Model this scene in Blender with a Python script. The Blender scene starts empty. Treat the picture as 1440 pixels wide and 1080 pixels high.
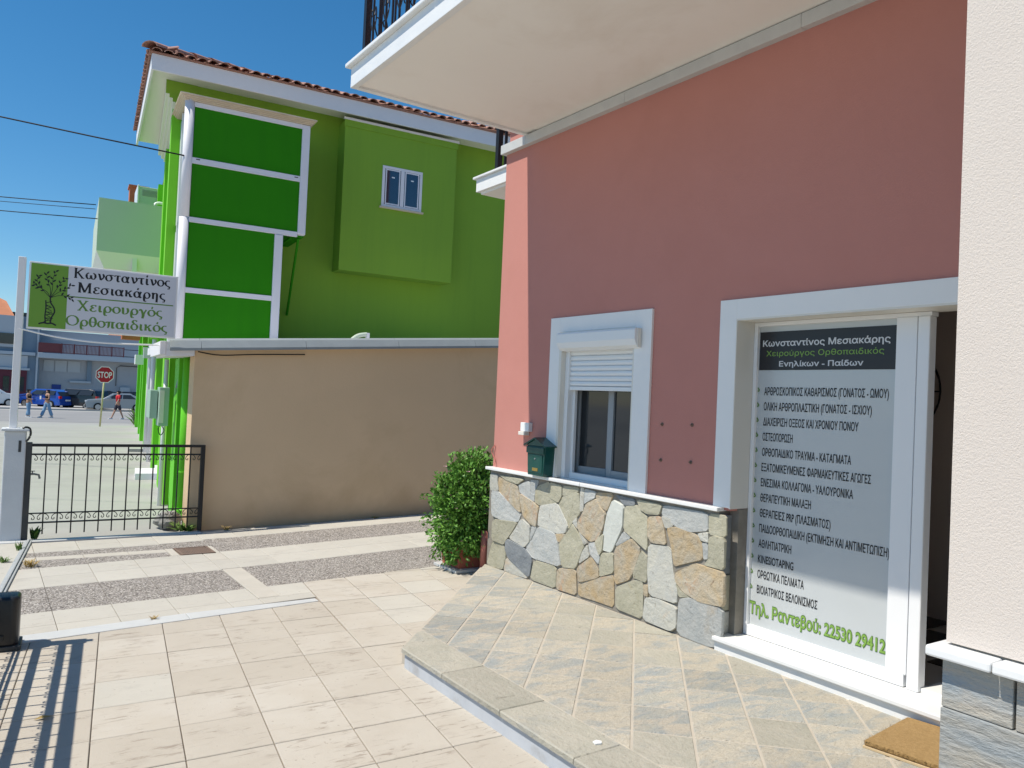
import bpy, bmesh, math, random
from mathutils import Vector, Matrix, geometry as mgeo
R = math.radians
rnd = random.Random(7)
S = bpy.context.scene
COL = S.collection
# ------------------------------------------------------------------ camera, sky, sun, exposure
cam = bpy.data.cameras.new('camera'); camo = bpy.data.objects.new('camera', cam); COL.objects.link(camo)
cam.sensor_width = 36; cam.lens = 27.586; cam.clip_start = .05; cam.clip_end = 3000
rx = (0.826613189, -0.561013378, 0.0444367559); ux = (-0.0480528023, 0.0083115156, 0.9988102195); fx = (0.5607152320, 0.8277650080, 0.0200878119)
camo.matrix_world = Matrix(((rx[0], ux[0], -fx[0], 0), (rx[1], ux[1], -fx[1], 0), (rx[2], ux[2], -fx[2], 1.7), (0, 0, 0, 1)))
S.camera = camo
SUN = Vector((-.559, .085, 1)).normalized()
world = bpy.data.worlds.new('World'); S.world = world; world.use_nodes = True
wn = world.node_tree.nodes; wl = world.node_tree.links; wn.clear()
sky = wn.new('ShaderNodeTexSky'); sky.sky_type = 'NISHITA'; sky.sun_disc = False
sky.sun_elevation = math.asin(SUN.z); sky.sun_rotation = math.atan2(SUN.x, SUN.y)
sky.altitude = 0; sky.air_density = 1.0; sky.dust_density = .1; sky.ozone_density = 6.0
bg = wn.new('ShaderNodeBackground'); bg.inputs[1].default_value = .122
wo = wn.new('ShaderNodeOutputWorld'); hs = wn.new('ShaderNodeHueSaturation'); hs.inputs['Saturation'].default_value = 1.24; hs.inputs['Hue'].default_value = .492; wl.new(sky.outputs[0], hs.inputs['Color']); wl.new(hs.outputs[0], bg.inputs[0]); wl.new(bg.outputs[0], wo.inputs[0])
sun = bpy.data.lights.new('sun', 'SUN'); sun.energy = 5.0; sun.angle = R(.55); sun.color = (1, .93, .82)
suno = bpy.data.objects.new('sun', sun); COL.objects.link(suno); suno.rotation_euler = SUN.to_track_quat('Z', 'Y').to_euler()
S.view_settings.view_transform = 'Standard'; S.view_settings.look = 'None'; S.view_settings.exposure = .06; S.view_settings.gamma = 1
S.view_settings.use_curve_mapping = False
S.render.engine = 'CYCLES'

# ------------------------------------------------------------------ materials
MATS = {}
def mat(name, c, rough=.7, c2=None, scale=3., amt=.5, bump=0., bscale=60., rand=0., spec=.35, metal=0., stretch=(1, 1, 1), detail=4., dirt=None, dscale=1.2, dlo=.55, dhi=.75, rand2=None, trans=0., coat=0., bdist=.004, streak=None, sang=40, smin=.60, sscale=1., vstain=None):
    """procedural surface: base colour, a second colour by noise, per-object variation, dirt patches, fine relief"""
    m = bpy.data.materials.new(name); m.use_nodes = True; nt = m.node_tree; n = nt.nodes; l = nt.links
    b = n['Principled BSDF']; b.inputs['Roughness'].default_value = rough; b.inputs['Metallic'].default_value = metal
    b.inputs['Specular IOR Level'].default_value = spec; b.inputs['Transmission Weight'].default_value = trans
    b.inputs['Coat Weight'].default_value = coat
    geo = n.new('ShaderNodeNewGeometry'); mp = n.new('ShaderNodeMapping'); l.new(geo.outputs['Position'], mp.inputs[0]); mp.inputs['Scale'].default_value = stretch
    oi = n.new('ShaderNodeObjectInfo')
    if rand or rand2:
        add = n.new('ShaderNodeVectorMath'); add.operation = 'MULTIPLY_ADD'; cx = n.new('ShaderNodeCombineXYZ')
        for k in range(3): l.new(oi.outputs['Random'], cx.inputs[k])
        l.new(cx.outputs[0], add.inputs[0]); add.inputs[1].default_value = (37, 51, 23); l.new(mp.outputs[0], add.inputs[2]); vec = add.outputs[0]
    else: vec = mp.outputs[0]
    base = n.new('ShaderNodeRGB'); base.outputs[0].default_value = (*c, 1); col = base.outputs[0]
    def mix(fac, a, bcol, mode='MIX'):
        x = n.new('ShaderNodeMix'); x.data_type = 'RGBA'; x.blend_type = mode
        if isinstance(fac, float): x.inputs[0].default_value = fac
        else: l.new(fac, x.inputs[0])
        l.new(a, x.inputs[6])
        if isinstance(bcol, tuple): x.inputs[7].default_value = (*bcol, 1)
        else: l.new(bcol, x.inputs[7])
        return x.outputs[2]
    def ramp(src, lo, hi, top=1.):
        r = n.new('ShaderNodeMapRange'); l.new(src, r.inputs[0]); r.inputs[1].default_value = lo; r.inputs[2].default_value = hi; r.inputs[4].default_value = top
        return r.outputs[0]
    def noise(sc, det=detail, rg=.6, dist=0.):
        t = n.new('ShaderNodeTexNoise'); t.inputs['Scale'].default_value = sc; t.inputs['Detail'].default_value = det; t.inputs['Roughness'].default_value = rg
        t.inputs['Distortion'].default_value = dist; l.new(vec, t.inputs['Vector']); return t.outputs['Fac']
    if rand2: col = mix(ramp(oi.outputs['Random'], 0, 1), col, rand2)
    if c2: col = mix(ramp(noise(scale, dist=.6), .35, .65, amt), col, c2)
    if dirt: col = mix(ramp(noise(dscale, 6, .65, .4), dlo, dhi, .8), col, dirt)
    if vstain:
        m4 = n.new('ShaderNodeMapping'); m4.inputs['Scale'].default_value = (6, 6, .45); l.new(geo.outputs['Position'], m4.inputs[0])
        t4 = n.new('ShaderNodeTexNoise'); t4.inputs['Scale'].default_value = 1; t4.inputs['Detail'].default_value = 6; t4.inputs['Roughness'].default_value = .65; l.new(m4.outputs[0], t4.inputs['Vector'])
        col = mix(ramp(t4.outputs['Fac'], .48, .78, .35), col, vstain)
    if streak:
        m2 = n.new('ShaderNodeMapping'); m2.inputs['Rotation'].default_value = (0, 0, R(sang)); m2.inputs['Scale'].default_value = (5 * sscale, 34 * sscale, 12 * sscale); l.new(vec, m2.inputs[0])
        t = n.new('ShaderNodeTexNoise'); t.inputs['Scale'].default_value = 1; t.inputs['Detail'].default_value = 5; t.inputs['Roughness'].default_value = .7; t.inputs['Distortion'].default_value = .9; l.new(m2.outputs[0], t.inputs['Vector'])
        a = ramp(t.outputs['Fac'], smin, smin + .07); k_ = ramp(noise(4.5 * sscale, 2, .5), .44, .60)
        ml = n.new('ShaderNodeMath'); ml.operation = 'MULTIPLY'; l.new(a, ml.inputs[0]); l.new(k_, ml.inputs[1]); m3 = n.new('ShaderNodeMath'); m3.operation = 'MULTIPLY'; l.new(ml.outputs[0], m3.inputs[0]); m3.inputs[1].default_value = .75
        col = mix(m3.outputs[0], col, streak)
        sp = ramp(noise(38, 2, .5), .70, .74, .6); col = mix(sp, col, streak)
    if rand:
        h = n.new('ShaderNodeHueSaturation'); l.new(col, h.inputs['Color'])
        r = n.new('ShaderNodeMapRange'); l.new(oi.outputs['Random'], r.inputs[0]); r.inputs[3].default_value = 1 - rand; r.inputs[4].default_value = 1 + rand
        l.new(r.outputs[0], h.inputs['Value']); col = h.outputs[0]
    l.new(col, b.inputs['Base Color'])
    if bump:
        bp = n.new('ShaderNodeBump'); bp.inputs['Strength'].default_value = bump; bp.inputs['Distance'].default_value = bdist
        l.new(noise(bscale, 5, .65), bp.inputs['Height']); l.new(bp.outputs[0], b.inputs['Normal'])
    MATS[name] = m; return m
def extra(name, fn):
    nt = MATS[name].node_tree; fn(nt, nt.nodes, nt.links, nt.nodes['Principled BSDF'])

mat('pink', (.52, .228, .192), .85, (.495, .212, .176), 1.1, .7, .35, 90, dirt=(.46, .195, .16), dscale=.7, dlo=.48, dhi=.8)
mat('cream', (.68, .61, .545), .85, (.645, .575, .515), 1.2, .6, .6, 170, bdist=.006)
mat('soffit', (.86, .835, .785), .85, (.82, .79, .735), .8, .6, .15, 80, dirt=(.74, .69, .62), dscale=.9, dlo=.5, dhi=.75)
mat('trim_white', (.83, .83, .82), .6, (.78, .79, .785), 2., .5, .2, 70)
mat('marble', (.82, .82, .80), .35, (.66, .68, .70), 3.5, .55, .05, 40, detail=8, stretch=(1, .5, 1))
mat('riser_marble', (.50, .53, .57), .5, (.42, .45, .49), 6, .7, .3, 40, dirt=(.36, .36, .36), dscale=9)
mat('sash_shaded', (.30, .32, .335), .5)  # white sashes greyed in colour for the shade behind an insect screen
mat('marble_old', (.56, .57, .56), .5, (.48, .49, .49), 5, .6, .2, 60, detail=8)
mat('plastic_white', (.80, .81, .82), .35)
mat('plastic_cream', (.72, .70, .64), .4)
mat('shutter', (.77, .79, .80), .4)
mat('mortar', (.22, .20, .17), .95, (.33, .31, .27), 8, .6, .5, 90)
mat('stone_grey', (.385, .405, .40), .8, (.49, .49, .465), 9, .7, .8, 26, streak=(.17, .17, .17), sang=70, sscale=1.1, rand=.1, detail=8, dirt=(.42, .33, .22), dscale=3.2, dlo=.58, dhi=.75, bdist=.012)
mat('stone_orange', (.44, .335, .20), .8, (.42, .40, .34), 5, 1., 1., 20, rand=.12, detail=8, streak=(.16, .10, .06), sang=25, dirt=(.46, .235, .10), dscale=5, dlo=.55, dhi=.7, bdist=.015)
mat('stone_khaki', (.37, .355, .265), .8, (.46, .44, .35), 8, .7, .8, 24, streak=(.16, .14, .09), sang=10, sscale=1.1, rand=.12, detail=8, dirt=(.43, .36, .22), dscale=3, dlo=.6, dhi=.75, bdist=.012)
mat('stone_cream', (.49, .48, .42), .8, (.42, .43, .41), 8, .7, .8, 24, streak=(.22, .18, .13), sang=-40, sscale=1.1, rand=.12, detail=8, dirt=(.54, .41, .27), dscale=4, dlo=.58, dhi=.72, bdist=.012)
mat('stone_dark', (.20, .22, .24), .8, (.28, .30, .31), 9, .7, .8, 24, rand=.12, detail=8, bdist=.012)
mat('stone_white', (.58, .60, .56), .8, (.52, .54, .50), 9, .7, .6, 24, detail=8, bdist=.008)
mat('quarry_slab', (.30, .34, .365), .75, (.42, .39, .33), 3, .9, .8, 16, rand=.08, detail=9, stretch=(1, 1, 3.5), dirt=(.46, .38, .29), dscale=2.2, dlo=.5, dhi=.72, bdist=.02)
mat('tile', (.485, .44, .37), .78, (.45, .405, .338), 2.6, .8, .35, 60, rand=.045, detail=6, dirt=(.40, .355, .30), dscale=4.5, dlo=.58, dhi=.74, rand2=(.495, .46, .40), streak=(.27, .225, .18), sang=-62, smin=.55)
mat('tile_pale', (.50, .475, .415), .8, (.46, .435, .38), 3, .7, .35, 70, rand=.04, dirt=(.38, .36, .32), dscale=4, dlo=.56, dhi=.8, streak=(.28, .245, .20), sang=-50)
mat('grout', (.27, .225, .18), .95, (.28, .24, .19), 5, .8, .3, 90)
mat('grout_light', (.49, .44, .365), .95, (.42, .38, .32), 6, .7, .4, 90)
mat('terrace_tile', (.49, .44, .35), .75, (.40, .385, .335), 5, .8, .9, 22, rand=.07, detail=9, dirt=(.33, .35, .34), dscale=5, dlo=.50, dhi=.66, stretch=(1, 2.2, 1), bdist=.02, streak=(.17, .15, .12), sang=-20, sscale=1.3, rand2=(.51, .46, .37))
mat('terrace_blue', (.315, .335, .33), .75, (.43, .405, .335), 4, .8, .9, 22, rand=.1, detail=9, dirt=(.50, .44, .35), dscale=5, dlo=.47, dhi=.62, stretch=(1, 2.4, 1), bdist=.02, streak=(.14, .15, .15), sang=-20, sscale=1.3)
mat('edge_slab', (.36, .345, .285), .78, (.43, .40, .335), 4, .8, .9, 26, rand=.07, detail=9, dirt=(.29, .30, .285), dscale=3.5, bdist=.015, streak=(.2, .18, .15), sang=60, sscale=1.2)
mat('concrete', (.335, .335, .315), .9, (.385, .38, .355), .5, .8, .4, 30, dirt=(.29, .285, .27), dscale=.35, stretch=(1, 2.5, 1), dlo=.5, dhi=.75)
mat('asphalt', (.26, .26, .255), .95, (.30, .295, .29), .25, .7, .3, 30)
mat('pavement', (.42, .41, .39), .9, (.36, .35, .34), .4, .7)
mat('earth', (.30, .26, .2), .95, (.2, .18, .12), .1, .7)
mat('cream_strip', (.51, .475, .41), .85, (.46, .43, .37), 4, .8, .4, 60)
mat('iron', (.012, .013, .015), .42, (.02, .02, .022), 30, .5, .2, 120)
mat('iron_plate', (.035, .04, .045), .5, (.06, .062, .06), 6, .6, .3, 60, dirt=(.10, .07, .05), dscale=6, dlo=.66, dhi=.8)
mat('galvanised', (.32, .34, .36), .5, (.25, .27, .28), 5, .6, .2, 80, metal=.3)
mat('track_metal', (.40, .42, .42), .6, (.33, .34, .34), 8, .6)
mat('flashing', (.30, .335, .345), .6, (.24, .27, .28), 2, .7, .25, 60, metal=.15)
mat('pillar_plaster', (.58, .61, .63), .85, (.52, .55, .57), 4, .7, .6, 40, dirt=(.38, .33, .29), dscale=5, dlo=.66, dhi=.8)
mat('beige_wall', (.69, .505, .315), .9, (.64, .47, .29), .9, .7, .5, 40, dirt=(.55, .39, .22), dscale=.8, dlo=.5, dhi=.8)
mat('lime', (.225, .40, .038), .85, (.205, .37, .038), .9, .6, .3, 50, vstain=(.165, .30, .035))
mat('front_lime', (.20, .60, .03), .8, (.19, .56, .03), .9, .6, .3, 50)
mat('bright_green', (.13, .56, .015), .6, (.12, .52, .015), 2, .5, .15, 60)
mat('bay_green', (.030, .235, .006), .85, (.027, .22, .006), 1.5, .6, .2, 60, spec=.12, vstain=(.024, .17, .008))
mat('column_white', (.78, .77, .80), .5, (.74, .73, .76), 3, .5)
mat('cornice_wood', (.66, .56, .42), .7, (.58, .48, .35), 5, .7, .3, 60)
mat('cabinet', (.33, .47, .38), .6)
mat('pale_green', (.49, .575, .47), .8, (.46, .545, .45), 1, .5, .2, 60)
mat('eave_white', (.72, .73, .76), .7, (.68, .69, .72), 1.5, .5, .2, 60)
mat('eave_cream', (.76, .77, .68), .7)
mat('roof_tile', (.35, .175, .13), .85, (.43, .26, .20), 9, .8, .5, 60, rand=.25, dirt=(.30, .16, .12), dscale=8)
mat('roof_far', (.50, .20, .10), .85, (.42, .17, .09), 1.5, .7)
mat('dark_glass', (.010, .018, .045), .04, spec=1.)
MATS['dark_glass'].node_tree.nodes['Principled BSDF'].inputs['IOR'].default_value = 1.65
mat('shop_glass', (.03, .033, .036), .06, spec=.6)
mat('film', (.515, .545, .555), .3, (.485, .515, .525), 1.8, .5, spec=.5, coat=.35)
mat('print_black', (.015, .015, .017), .45)
mat('print_banner', (.028, .028, .032), .3)
mat('print_white', (.62, .63, .64), .4)
mat('print_green', (.20, .36, .07), .4)
mat('print_green_dark', (.10, .20, .04), .4)
mat('sign_white', (.62, .63, .67), .35, (.59, .60, .64), 3, .4)
mat('sign_green', (.16, .33, .035), .35)
mat('sign_text_green', (.12, .25, .04), .4)
mat('box_green', (.006, .062, .052), .3, (.008, .075, .062), 9, .6, coat=.3)
mat('brass', (.55, .38, .12), .35, metal=.8)
mat('black_plastic', (.012, .013, .015), .35, spec=.5)
mat('terracotta', (.40, .12, .075), .7, (.36, .11, .07), 6, .6, .2, 60)
mat('pipe_pink', (.50, .185, .145), .5)
mat('coir', (.43, .28, .12), .95, (.32, .20, .08), 60, .8, 1., 220, bdist=.008)
mat('coir_edge', (.55, .42, .25), .95)
mat('leaf', (.12, .28, .04), .5, (.06, .17, .018), 9, .8, spec=.4)
mat('leaf_light', (.20, .40, .07), .5, (.11, .27, .035), 9, .7, spec=.4)
mat('twig', (.12, .08, .05), .9)
mat('petal', (.72, .42, .50), .7)
mat('weed', (.07, .17, .02), .7, (.14, .20, .05), 12, .7)
mat('weed_dry', (.38, .27, .10), .9)
mat('rust', (.17, .125, .10), .8, (.23, .155, .115), 20, .7, .5, 90)
mat('rock', (.26, .26, .25), .95, (.36, .36, .33), 14, .8, 1., 30, bdist=.02)
mat('aluminium', (.62, .63, .64), .35, metal=.6)
mat('skin', (.42, .24, .16), .6)
mat('hair', (.015, .012, .01), .6)
mat('cloth_black', (.012, .012, .014), .8)
mat('cloth_jeans', (.20, .34, .50), .85, (.15, .27, .43), 20, .5)
mat('cloth_red', (.55, .02, .03), .8)
mat('cloth_shorts', (.04, .035, .05), .8)
mat('shoe', (.6, .6, .6), .7)
mat('sign_red', (.42, .012, .025), .4)
mat('stop_white', (.80, .80, .80), .4)
mat('pole_yellow', (.55, .50, .27), .6, (.45, .42, .25), 5, .6)
mat('far_wall', (.38, .40, .43), .9, (.33, .36, .40), .3, .7, dirt=(.27, .31, .36), dscale=.2)
mat('far_blue', (.19, .26, .33), .9, (.17, .23, .30), .3, .6)
mat('far_panel', (.42, .46, .50), .9)
mat('far_slab', (.42, .47, .52), .8)
mat('far_door', (.10, .02, .035), .6)
mat('far_rail', (.16, .045, .05), .6)
mat('brick', (.50, .16, .07), .9, (.42, .12, .06), 6, .8)
mat('tyre', (.012, .012, .012), .9)
mat('hub', (.45, .45, .46), .35, metal=.7)
mat('car_blue', (.01, .06, .33), .3, coat=.6)
mat('car_black', (.012, .014, .018), .28, coat=.6)
mat('car_silver', (.30, .34, .37), .32, coat=.5, metal=.3)
mat('car_white', (.70, .72, .74), .35, coat=.4)
mat('car_dark', (.02, .022, .03), .3, coat=.5)
mat('bumper', (.03, .03, .033), .6)
mat('lamp_red', (.5, .015, .01), .3)
mat('lamp_clear', (.6, .62, .65), .15)
mat('plate', (.7, .7, .7), .5)
mat('blue_board', (.02, .05, .25), .5)
mat('wire', (.01, .01, .012), .7)
mat('room', (.55, .47, .42), .9)
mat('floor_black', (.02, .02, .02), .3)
mat('floor_pale', (.5, .48, .45), .35)

def stain(nt, n, l, b):
    src = b.inputs['Base Color'].links[0].from_socket; g = n.new('ShaderNodeNewGeometry'); s = n.new('ShaderNodeSeparateXYZ'); l.new(g.outputs['Position'], s.inputs[0])
    t = n.new('ShaderNodeTexNoise'); t.inputs['Scale'].default_value = 2.2; t.inputs['Detail'].default_value = 6; l.new(g.outputs['Position'], t.inputs['Vector'])
    a = n.new('ShaderNodeMath'); a.operation = 'MULTIPLY_ADD'; l.new(t.outputs['Fac'], a.inputs[0]); a.inputs[1].default_value = -.75; l.new(s.outputs[2], a.inputs[2])
    r = n.new('ShaderNodeMapRange'); l.new(a.outputs[0], r.inputs[0]); r.inputs[1].default_value = -.32; r.inputs[2].default_value = .12; r.inputs[3].default_value = .5; r.inputs[4].default_value = 0
    m = n.new('ShaderNodeMix'); m.data_type = 'RGBA'; m.blend_type = 'MULTIPLY'; l.new(r.outputs[0], m.inputs[0]); l.new(src, m.inputs[6]); m.inputs[7].default_value = (.55, .50, .46, 1); l.new(m.outputs[2], b.inputs['Base Color'])
extra('beige_wall', stain)
# exposed-aggregate: small pebbles of light and dark stone
def agg(nt, n, l, b):
    g = n.new('ShaderNodeNewGeometry'); v = n.new('ShaderNodeTexVoronoi'); v.inputs['Scale'].default_value = 90; l.new(g.outputs['Position'], v.inputs['Vector'])
    cr = n.new('ShaderNodeValToRGB'); e = cr.color_ramp; e.elements[0].position = 0; e.elements[0].color = (.15, .13, .115, 1); e.elements[1].position = 1; e.elements[1].color = (.68, .635, .57, 1)
    for p, c in ((.25, (.27, .24, .21, 1)), (.5, (.46, .42, .37, 1)), (.75, (.34, .315, .295, 1))):
        x = e.elements.new(p); x.color = c
    sp = n.new('ShaderNodeSeparateColor'); l.new(v.outputs['Color'], sp.inputs[0]); l.new(sp.outputs[0], cr.inputs[0])
    mr = n.new('ShaderNodeMapRange'); l.new(v.outputs['Distance'], mr.inputs[0]); mr.inputs[1].default_value = .35; mr.inputs[2].default_value = .75; mr.inputs[3].default_value = 1; mr.inputs[4].default_value = .45
    mx = n.new('ShaderNodeMix'); mx.data_type = 'RGBA'; mx.blend_type = 'MULTIPLY'; mx.inputs[0].default_value = 1; l.new(cr.outputs[0], mx.inputs[6]); l.new(mr.outputs[0], mx.inputs[7])
    l.new(mx.outputs[2], b.inputs['Base Color'])
    bp = n.new('ShaderNodeBump'); bp.inputs['Strength'].default_value = .7; bp.inputs['Distance'].default_value = .006; bp.invert = True
    l.new(v.outputs['Distance'], bp.inputs['Height']); l.new(bp.outputs[0], b.inputs['Normal'])
mat('aggregate', (.3, .28, .26), .9); extra('aggregate', agg)

# ------------------------------------------------------------------ mesh helpers
class MB:
    def __init__(s, M=None): s.v = []; s.f = []; s.M = M
    def add(s, vs, fs):
        o = len(s.v)
        for p in vs:
            p = Vector(p); s.v.append(tuple(s.M @ p) if s.M else tuple(p))
        for f in fs: s.f.append(tuple(i + o for i in f))
        return s
    def box(s, x0, x1, y0, y1, z0, z1):
        if x0 > x1: x0, x1 = x1, x0
        if y0 > y1: y0, y1 = y1, y0
        return s.add([(x, y, z) for z in (z0, z1) for y in (y0, y1) for x in (x0, x1)],
                     [(0, 2, 3, 1), (4, 5, 7, 6), (0, 1, 5, 4), (2, 6, 7, 3), (0, 4, 6, 2), (1, 3, 7, 5)])
    def hexa(s, lo, hi):                      # lo, hi: equal rings of points
        n = len(lo); return s.add(list(lo) + list(hi), [tuple(range(n))[::-1], tuple(range(n, 2 * n))] + [(i, (i + 1) % n, n + (i + 1) % n, n + i) for i in range(n)])
    def prism(s, poly, d, ax=2, a0=0.):
        """polygon in the two other axes, extruded from a0 to d along axis ax"""
        def pt(q, h):
            r = [q[0], q[1]]; r.insert(ax, h); return tuple(r)
        return s.hexa([pt(q, a0) for q in poly], [pt(q, d) for q in poly])
    def tube(s, pts, r, n=8, cap=True):
        pts = [Vector(p) for p in pts]; rs = r if isinstance(r, (list, tuple)) else [r] * len(pts)
        vs = []; fs = []; up = Vector((0, 0, 1))
        for i, p in enumerate(pts):
            d = (pts[min(i + 1, len(pts) - 1)] - pts[max(i - 1, 0)]).normalized()
            a = d.cross(up if abs(d.z) < .95 else Vector((1, 0, 0))).normalized(); b = d.cross(a)
            for k in range(n):
                t = 2 * math.pi * k / n; vs.append(p + (a * math.cos(t) + b * math.sin(t)) * rs[i])
        for i in range(len(pts) - 1):
            for k in range(n): fs.append((i * n + k, i * n + (k + 1) % n, (i + 1) * n + (k + 1) % n, (i + 1) * n + k))
        if cap: fs += [tuple(range(n))[::-1], tuple(range((len(pts) - 1) * n, len(pts) * n))]
        return s.add(vs, fs)
    def lathe(s, prof, c=(0, 0, 0), n=20):
        return s.tube([(c[0], c[1], c[2] + z + 1e-5 * i) for i, (r, z) in enumerate(prof)], [max(r, 1e-4) for r, z in prof], n)
    def build(s, name, m, parent=None, smooth=False, bevel=0., seg=2, label=None):
        me = bpy.data.meshes.new(name); me.from_pydata(s.v, [], s.f)
        bm = bmesh.new(); bm.from_mesh(me); bmesh.ops.recalc_face_normals(bm, faces=bm.faces); bm.to_mesh(me); bm.free()
        return link(name, me, m, parent, smooth, bevel, seg, label)
def link(name, me, m, parent=None, smooth=False, bevel=0., seg=2, label=None):
    if m:
        me.materials.clear(); me.materials.append(MATS[m])
    if smooth:
        me.polygons.foreach_set('use_smooth', [True] * len(me.polygons))
    o = bpy.data.objects.new(name, me); COL.objects.link(o)
    if parent: o.parent = parent
    if bevel:
        b = o.modifiers.new('bevel', 'BEVEL'); b.width = bevel; b.segments = seg; b.limit_method = 'ANGLE'; b.angle_limit = R(40)
    if label: o['label'] = label
    return o
def smooth_angle(o):
    return o
def thing(name, label, cat, loc=(0, 0, 0), rz=0., group=None):
    o = bpy.data.objects.new(name, None); COL.objects.link(o); o.location = loc; o.rotation_euler = (0, 0, rz); o.empty_display_size = .2
    o['label'] = label; o['category'] = cat
    if group: o['group'] = group
    return o
def tag(o, label, cat, group=None):
    o['label'] = label; o['category'] = cat
    if group: o['group'] = group
    return o
def struct(o): o['kind'] = 'structure'; return o
def stuff(o): o['kind'] = 'stuff'; return o
def dup(o, parent=None, loc=None):
    c = o.copy(); COL.objects.link(c)
    if parent: c.parent = parent
    if loc is not None: c.location = loc
    for ch in list(o.children): dup(ch, c)
    return c
def clip(poly, a, b, c):
    """keep the part of a convex polygon where a*x + b*y <= c"""
    out = []
    for i, p in enumerate(poly):
        q = poly[(i + 1) % len(poly)]; dp = a * p[0] + b * p[1] - c; dq = a * q[0] + b * q[1] - c
        if dp <= 0: out.append(p)
        if (dp < 0 < dq) or (dq < 0 < dp):
            t = dp / (dp - dq); out.append((p[0] + (q[0] - p[0]) * t, p[1] + (q[1] - p[1]) * t))
    return out
def area(p): return abs(sum(p[i][0] * p[(i + 1) % len(p)][1] - p[(i + 1) % len(p)][0] * p[i][1] for i in range(len(p)))) / 2
def inset(poly, d):
    n = len(poly)
    A = sum(poly[i][0] * poly[(i + 1) % n][1] - poly[(i + 1) % n][0] * poly[i][1] for i in range(n)); sg = 1 if A > 0 else -1; out = poly
    for i in range(n):
        p, q = Vector(poly[i]), Vector(poly[(i + 1) % n]); e = q - p
        if e.length < 1e-6: continue
        nrm = Vector((e.y, -e.x)).normalized() * sg
        out = clip(out, nrm.x, nrm.y, nrm.dot(p) - d)
        if len(out) < 3: return []
    return out
def chaikin(P, k=.22):
    o = []
    for i, p in enumerate(P):
        q = P[(i + 1) % len(P)]
        o += [(p[0] + (q[0] - p[0]) * k, p[1] + (q[1] - p[1]) * k), (q[0] + (p[0] - q[0]) * k, q[1] + (p[1] - q[1]) * k)]
    return o
def curve(P, n=6, closed=False):
    """Catmull-Rom through 2-D or 3-D points"""
    P = [Vector(p) for p in P]; out = []; m = len(P)
    for i in range(m if closed else m - 1):
        g = (lambda k: P[k % m]) if closed else (lambda k: P[max(0, min(m - 1, k))])
        a, b, c, d = g(i - 1), g(i), g(i + 1), g(i + 2)
        for k in range(n):
            t = k / n; out.append(.5 * ((2 * b) + (c - a) * t + (2 * a - 5 * b + 4 * c - d) * t * t + (3 * b - a - 3 * c + d) * t ** 3))
    if not closed: out.append(P[-1])
    return out
def text_mesh(body, bold=0.):
    """outline of the built-in font, filled by winding number (each stroke side pushed out by bold)"""
    vs, fs, X = [], [], 0.
    def width(s_):
        cu = bpy.data.curves.new('lettering', 'FONT'); cu.body = s_; cu.resolution_u = 4; cu.fill_mode = 'NONE'
        o = bpy.data.objects.new('lettering', cu); COL.objects.link(o); me = bpy.data.meshes.new_from_object(o.evaluated_get(bpy.context.evaluated_depsgraph_get()))
        bpy.data.objects.remove(o); bpy.data.curves.remove(cu); return me
    me = width(body); v = [Vector(x.co.xy) for x in me.vertices]; e = [tuple(x.vertices) for x in me.edges]
    nx = {}; pv = {}
    for a, b in e:
        if abs(a - b) != 1: a, b = max(a, b), min(a, b)                    # closing edge runs from last to first
        elif a > b: a, b = b, a
        nx[a] = b; pv[b] = a
    # islands of loops, grouped by overlapping extent into glyphs
    seen = set(); loops = []
    for s_ in sorted(nx):
        if s_ in seen: continue
        lp = []; k = s_
        while k not in seen and k in nx: seen.add(k); lp.append(k); k = nx[k]
        if len(lp) > 2: loops.append(lp)
    boxes = sorted(((min(v[k].x for k in lp), max(v[k].x for k in lp), lp) for lp in loops), key=lambda b: b[0]); groups = []
    for a, b, lp in boxes:
        if groups and a < groups[-1][1] - 1e-4: groups[-1][2].append(lp); groups[-1][1] = max(groups[-1][1], b)
        else: groups.append([a, b, [lp]])
    pts = list(v)
    def tot(P, ls): return sum((P[lp[i - 1]].x * P[lp[i]].y - P[lp[i]].x * P[lp[i - 1]].y) for lp in ls for i in range(len(lp)))
    for g in groups if bold else []:
        for lp in g[2]:
            n = len(lp)
            for i, k in enumerate(lp):
                a, b, c = v[lp[i - 1]], v[k], v[lp[(i + 1) % n]]; d1 = (b - a); d2 = (c - b)
                if d1.length < 1e-7 or d2.length < 1e-7: continue
                n1 = Vector((-d1.y, d1.x)).normalized(); n2 = Vector((-d2.y, d2.x)).normalized(); m = n1 + n2
                if m.length < .3: m = n1
                m.normalize(); pts[k] = b + m * bold / max(.5, m.dot(n1))
        if abs(tot(pts, g[2])) < abs(tot(v, g[2])):
            for lp in g[2]:
                for k in lp: pts[k] = v[k] * 2 - pts[k]
    for g in groups:
        ed = [(pts[lp[i - 1]], pts[lp[i]]) for lp in g[2] for i in range(len(lp))]; P = []; E = []
        for lp in g[2]:
            o = len(P); P += [pts[k] for k in lp]; E += [(o + i, o + (i + 1) % len(lp)) for i in range(len(lp))]
        r = mgeo.delaunay_2d_cdt(P, E, [], 0, 1e-5, False); o = len(vs); vs += [(p.x, p.y, 0) for p in r[0]]
        for f in r[2]:
            c = (r[0][f[0]] + r[0][f[1]] + r[0][f[2]]) / 3; w = 0
            for a, b in ed:
                if (a.y > c.y) != (b.y > c.y) and c.x < a.x + (c.y - a.y) * (b.x - a.x) / (b.y - a.y): w += 1 if b.y > a.y else -1
            if w: fs.append(tuple(o + k for k in f))
    out = bpy.data.meshes.new('lettering'); out.from_pydata(vs, [], fs); return out
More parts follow.
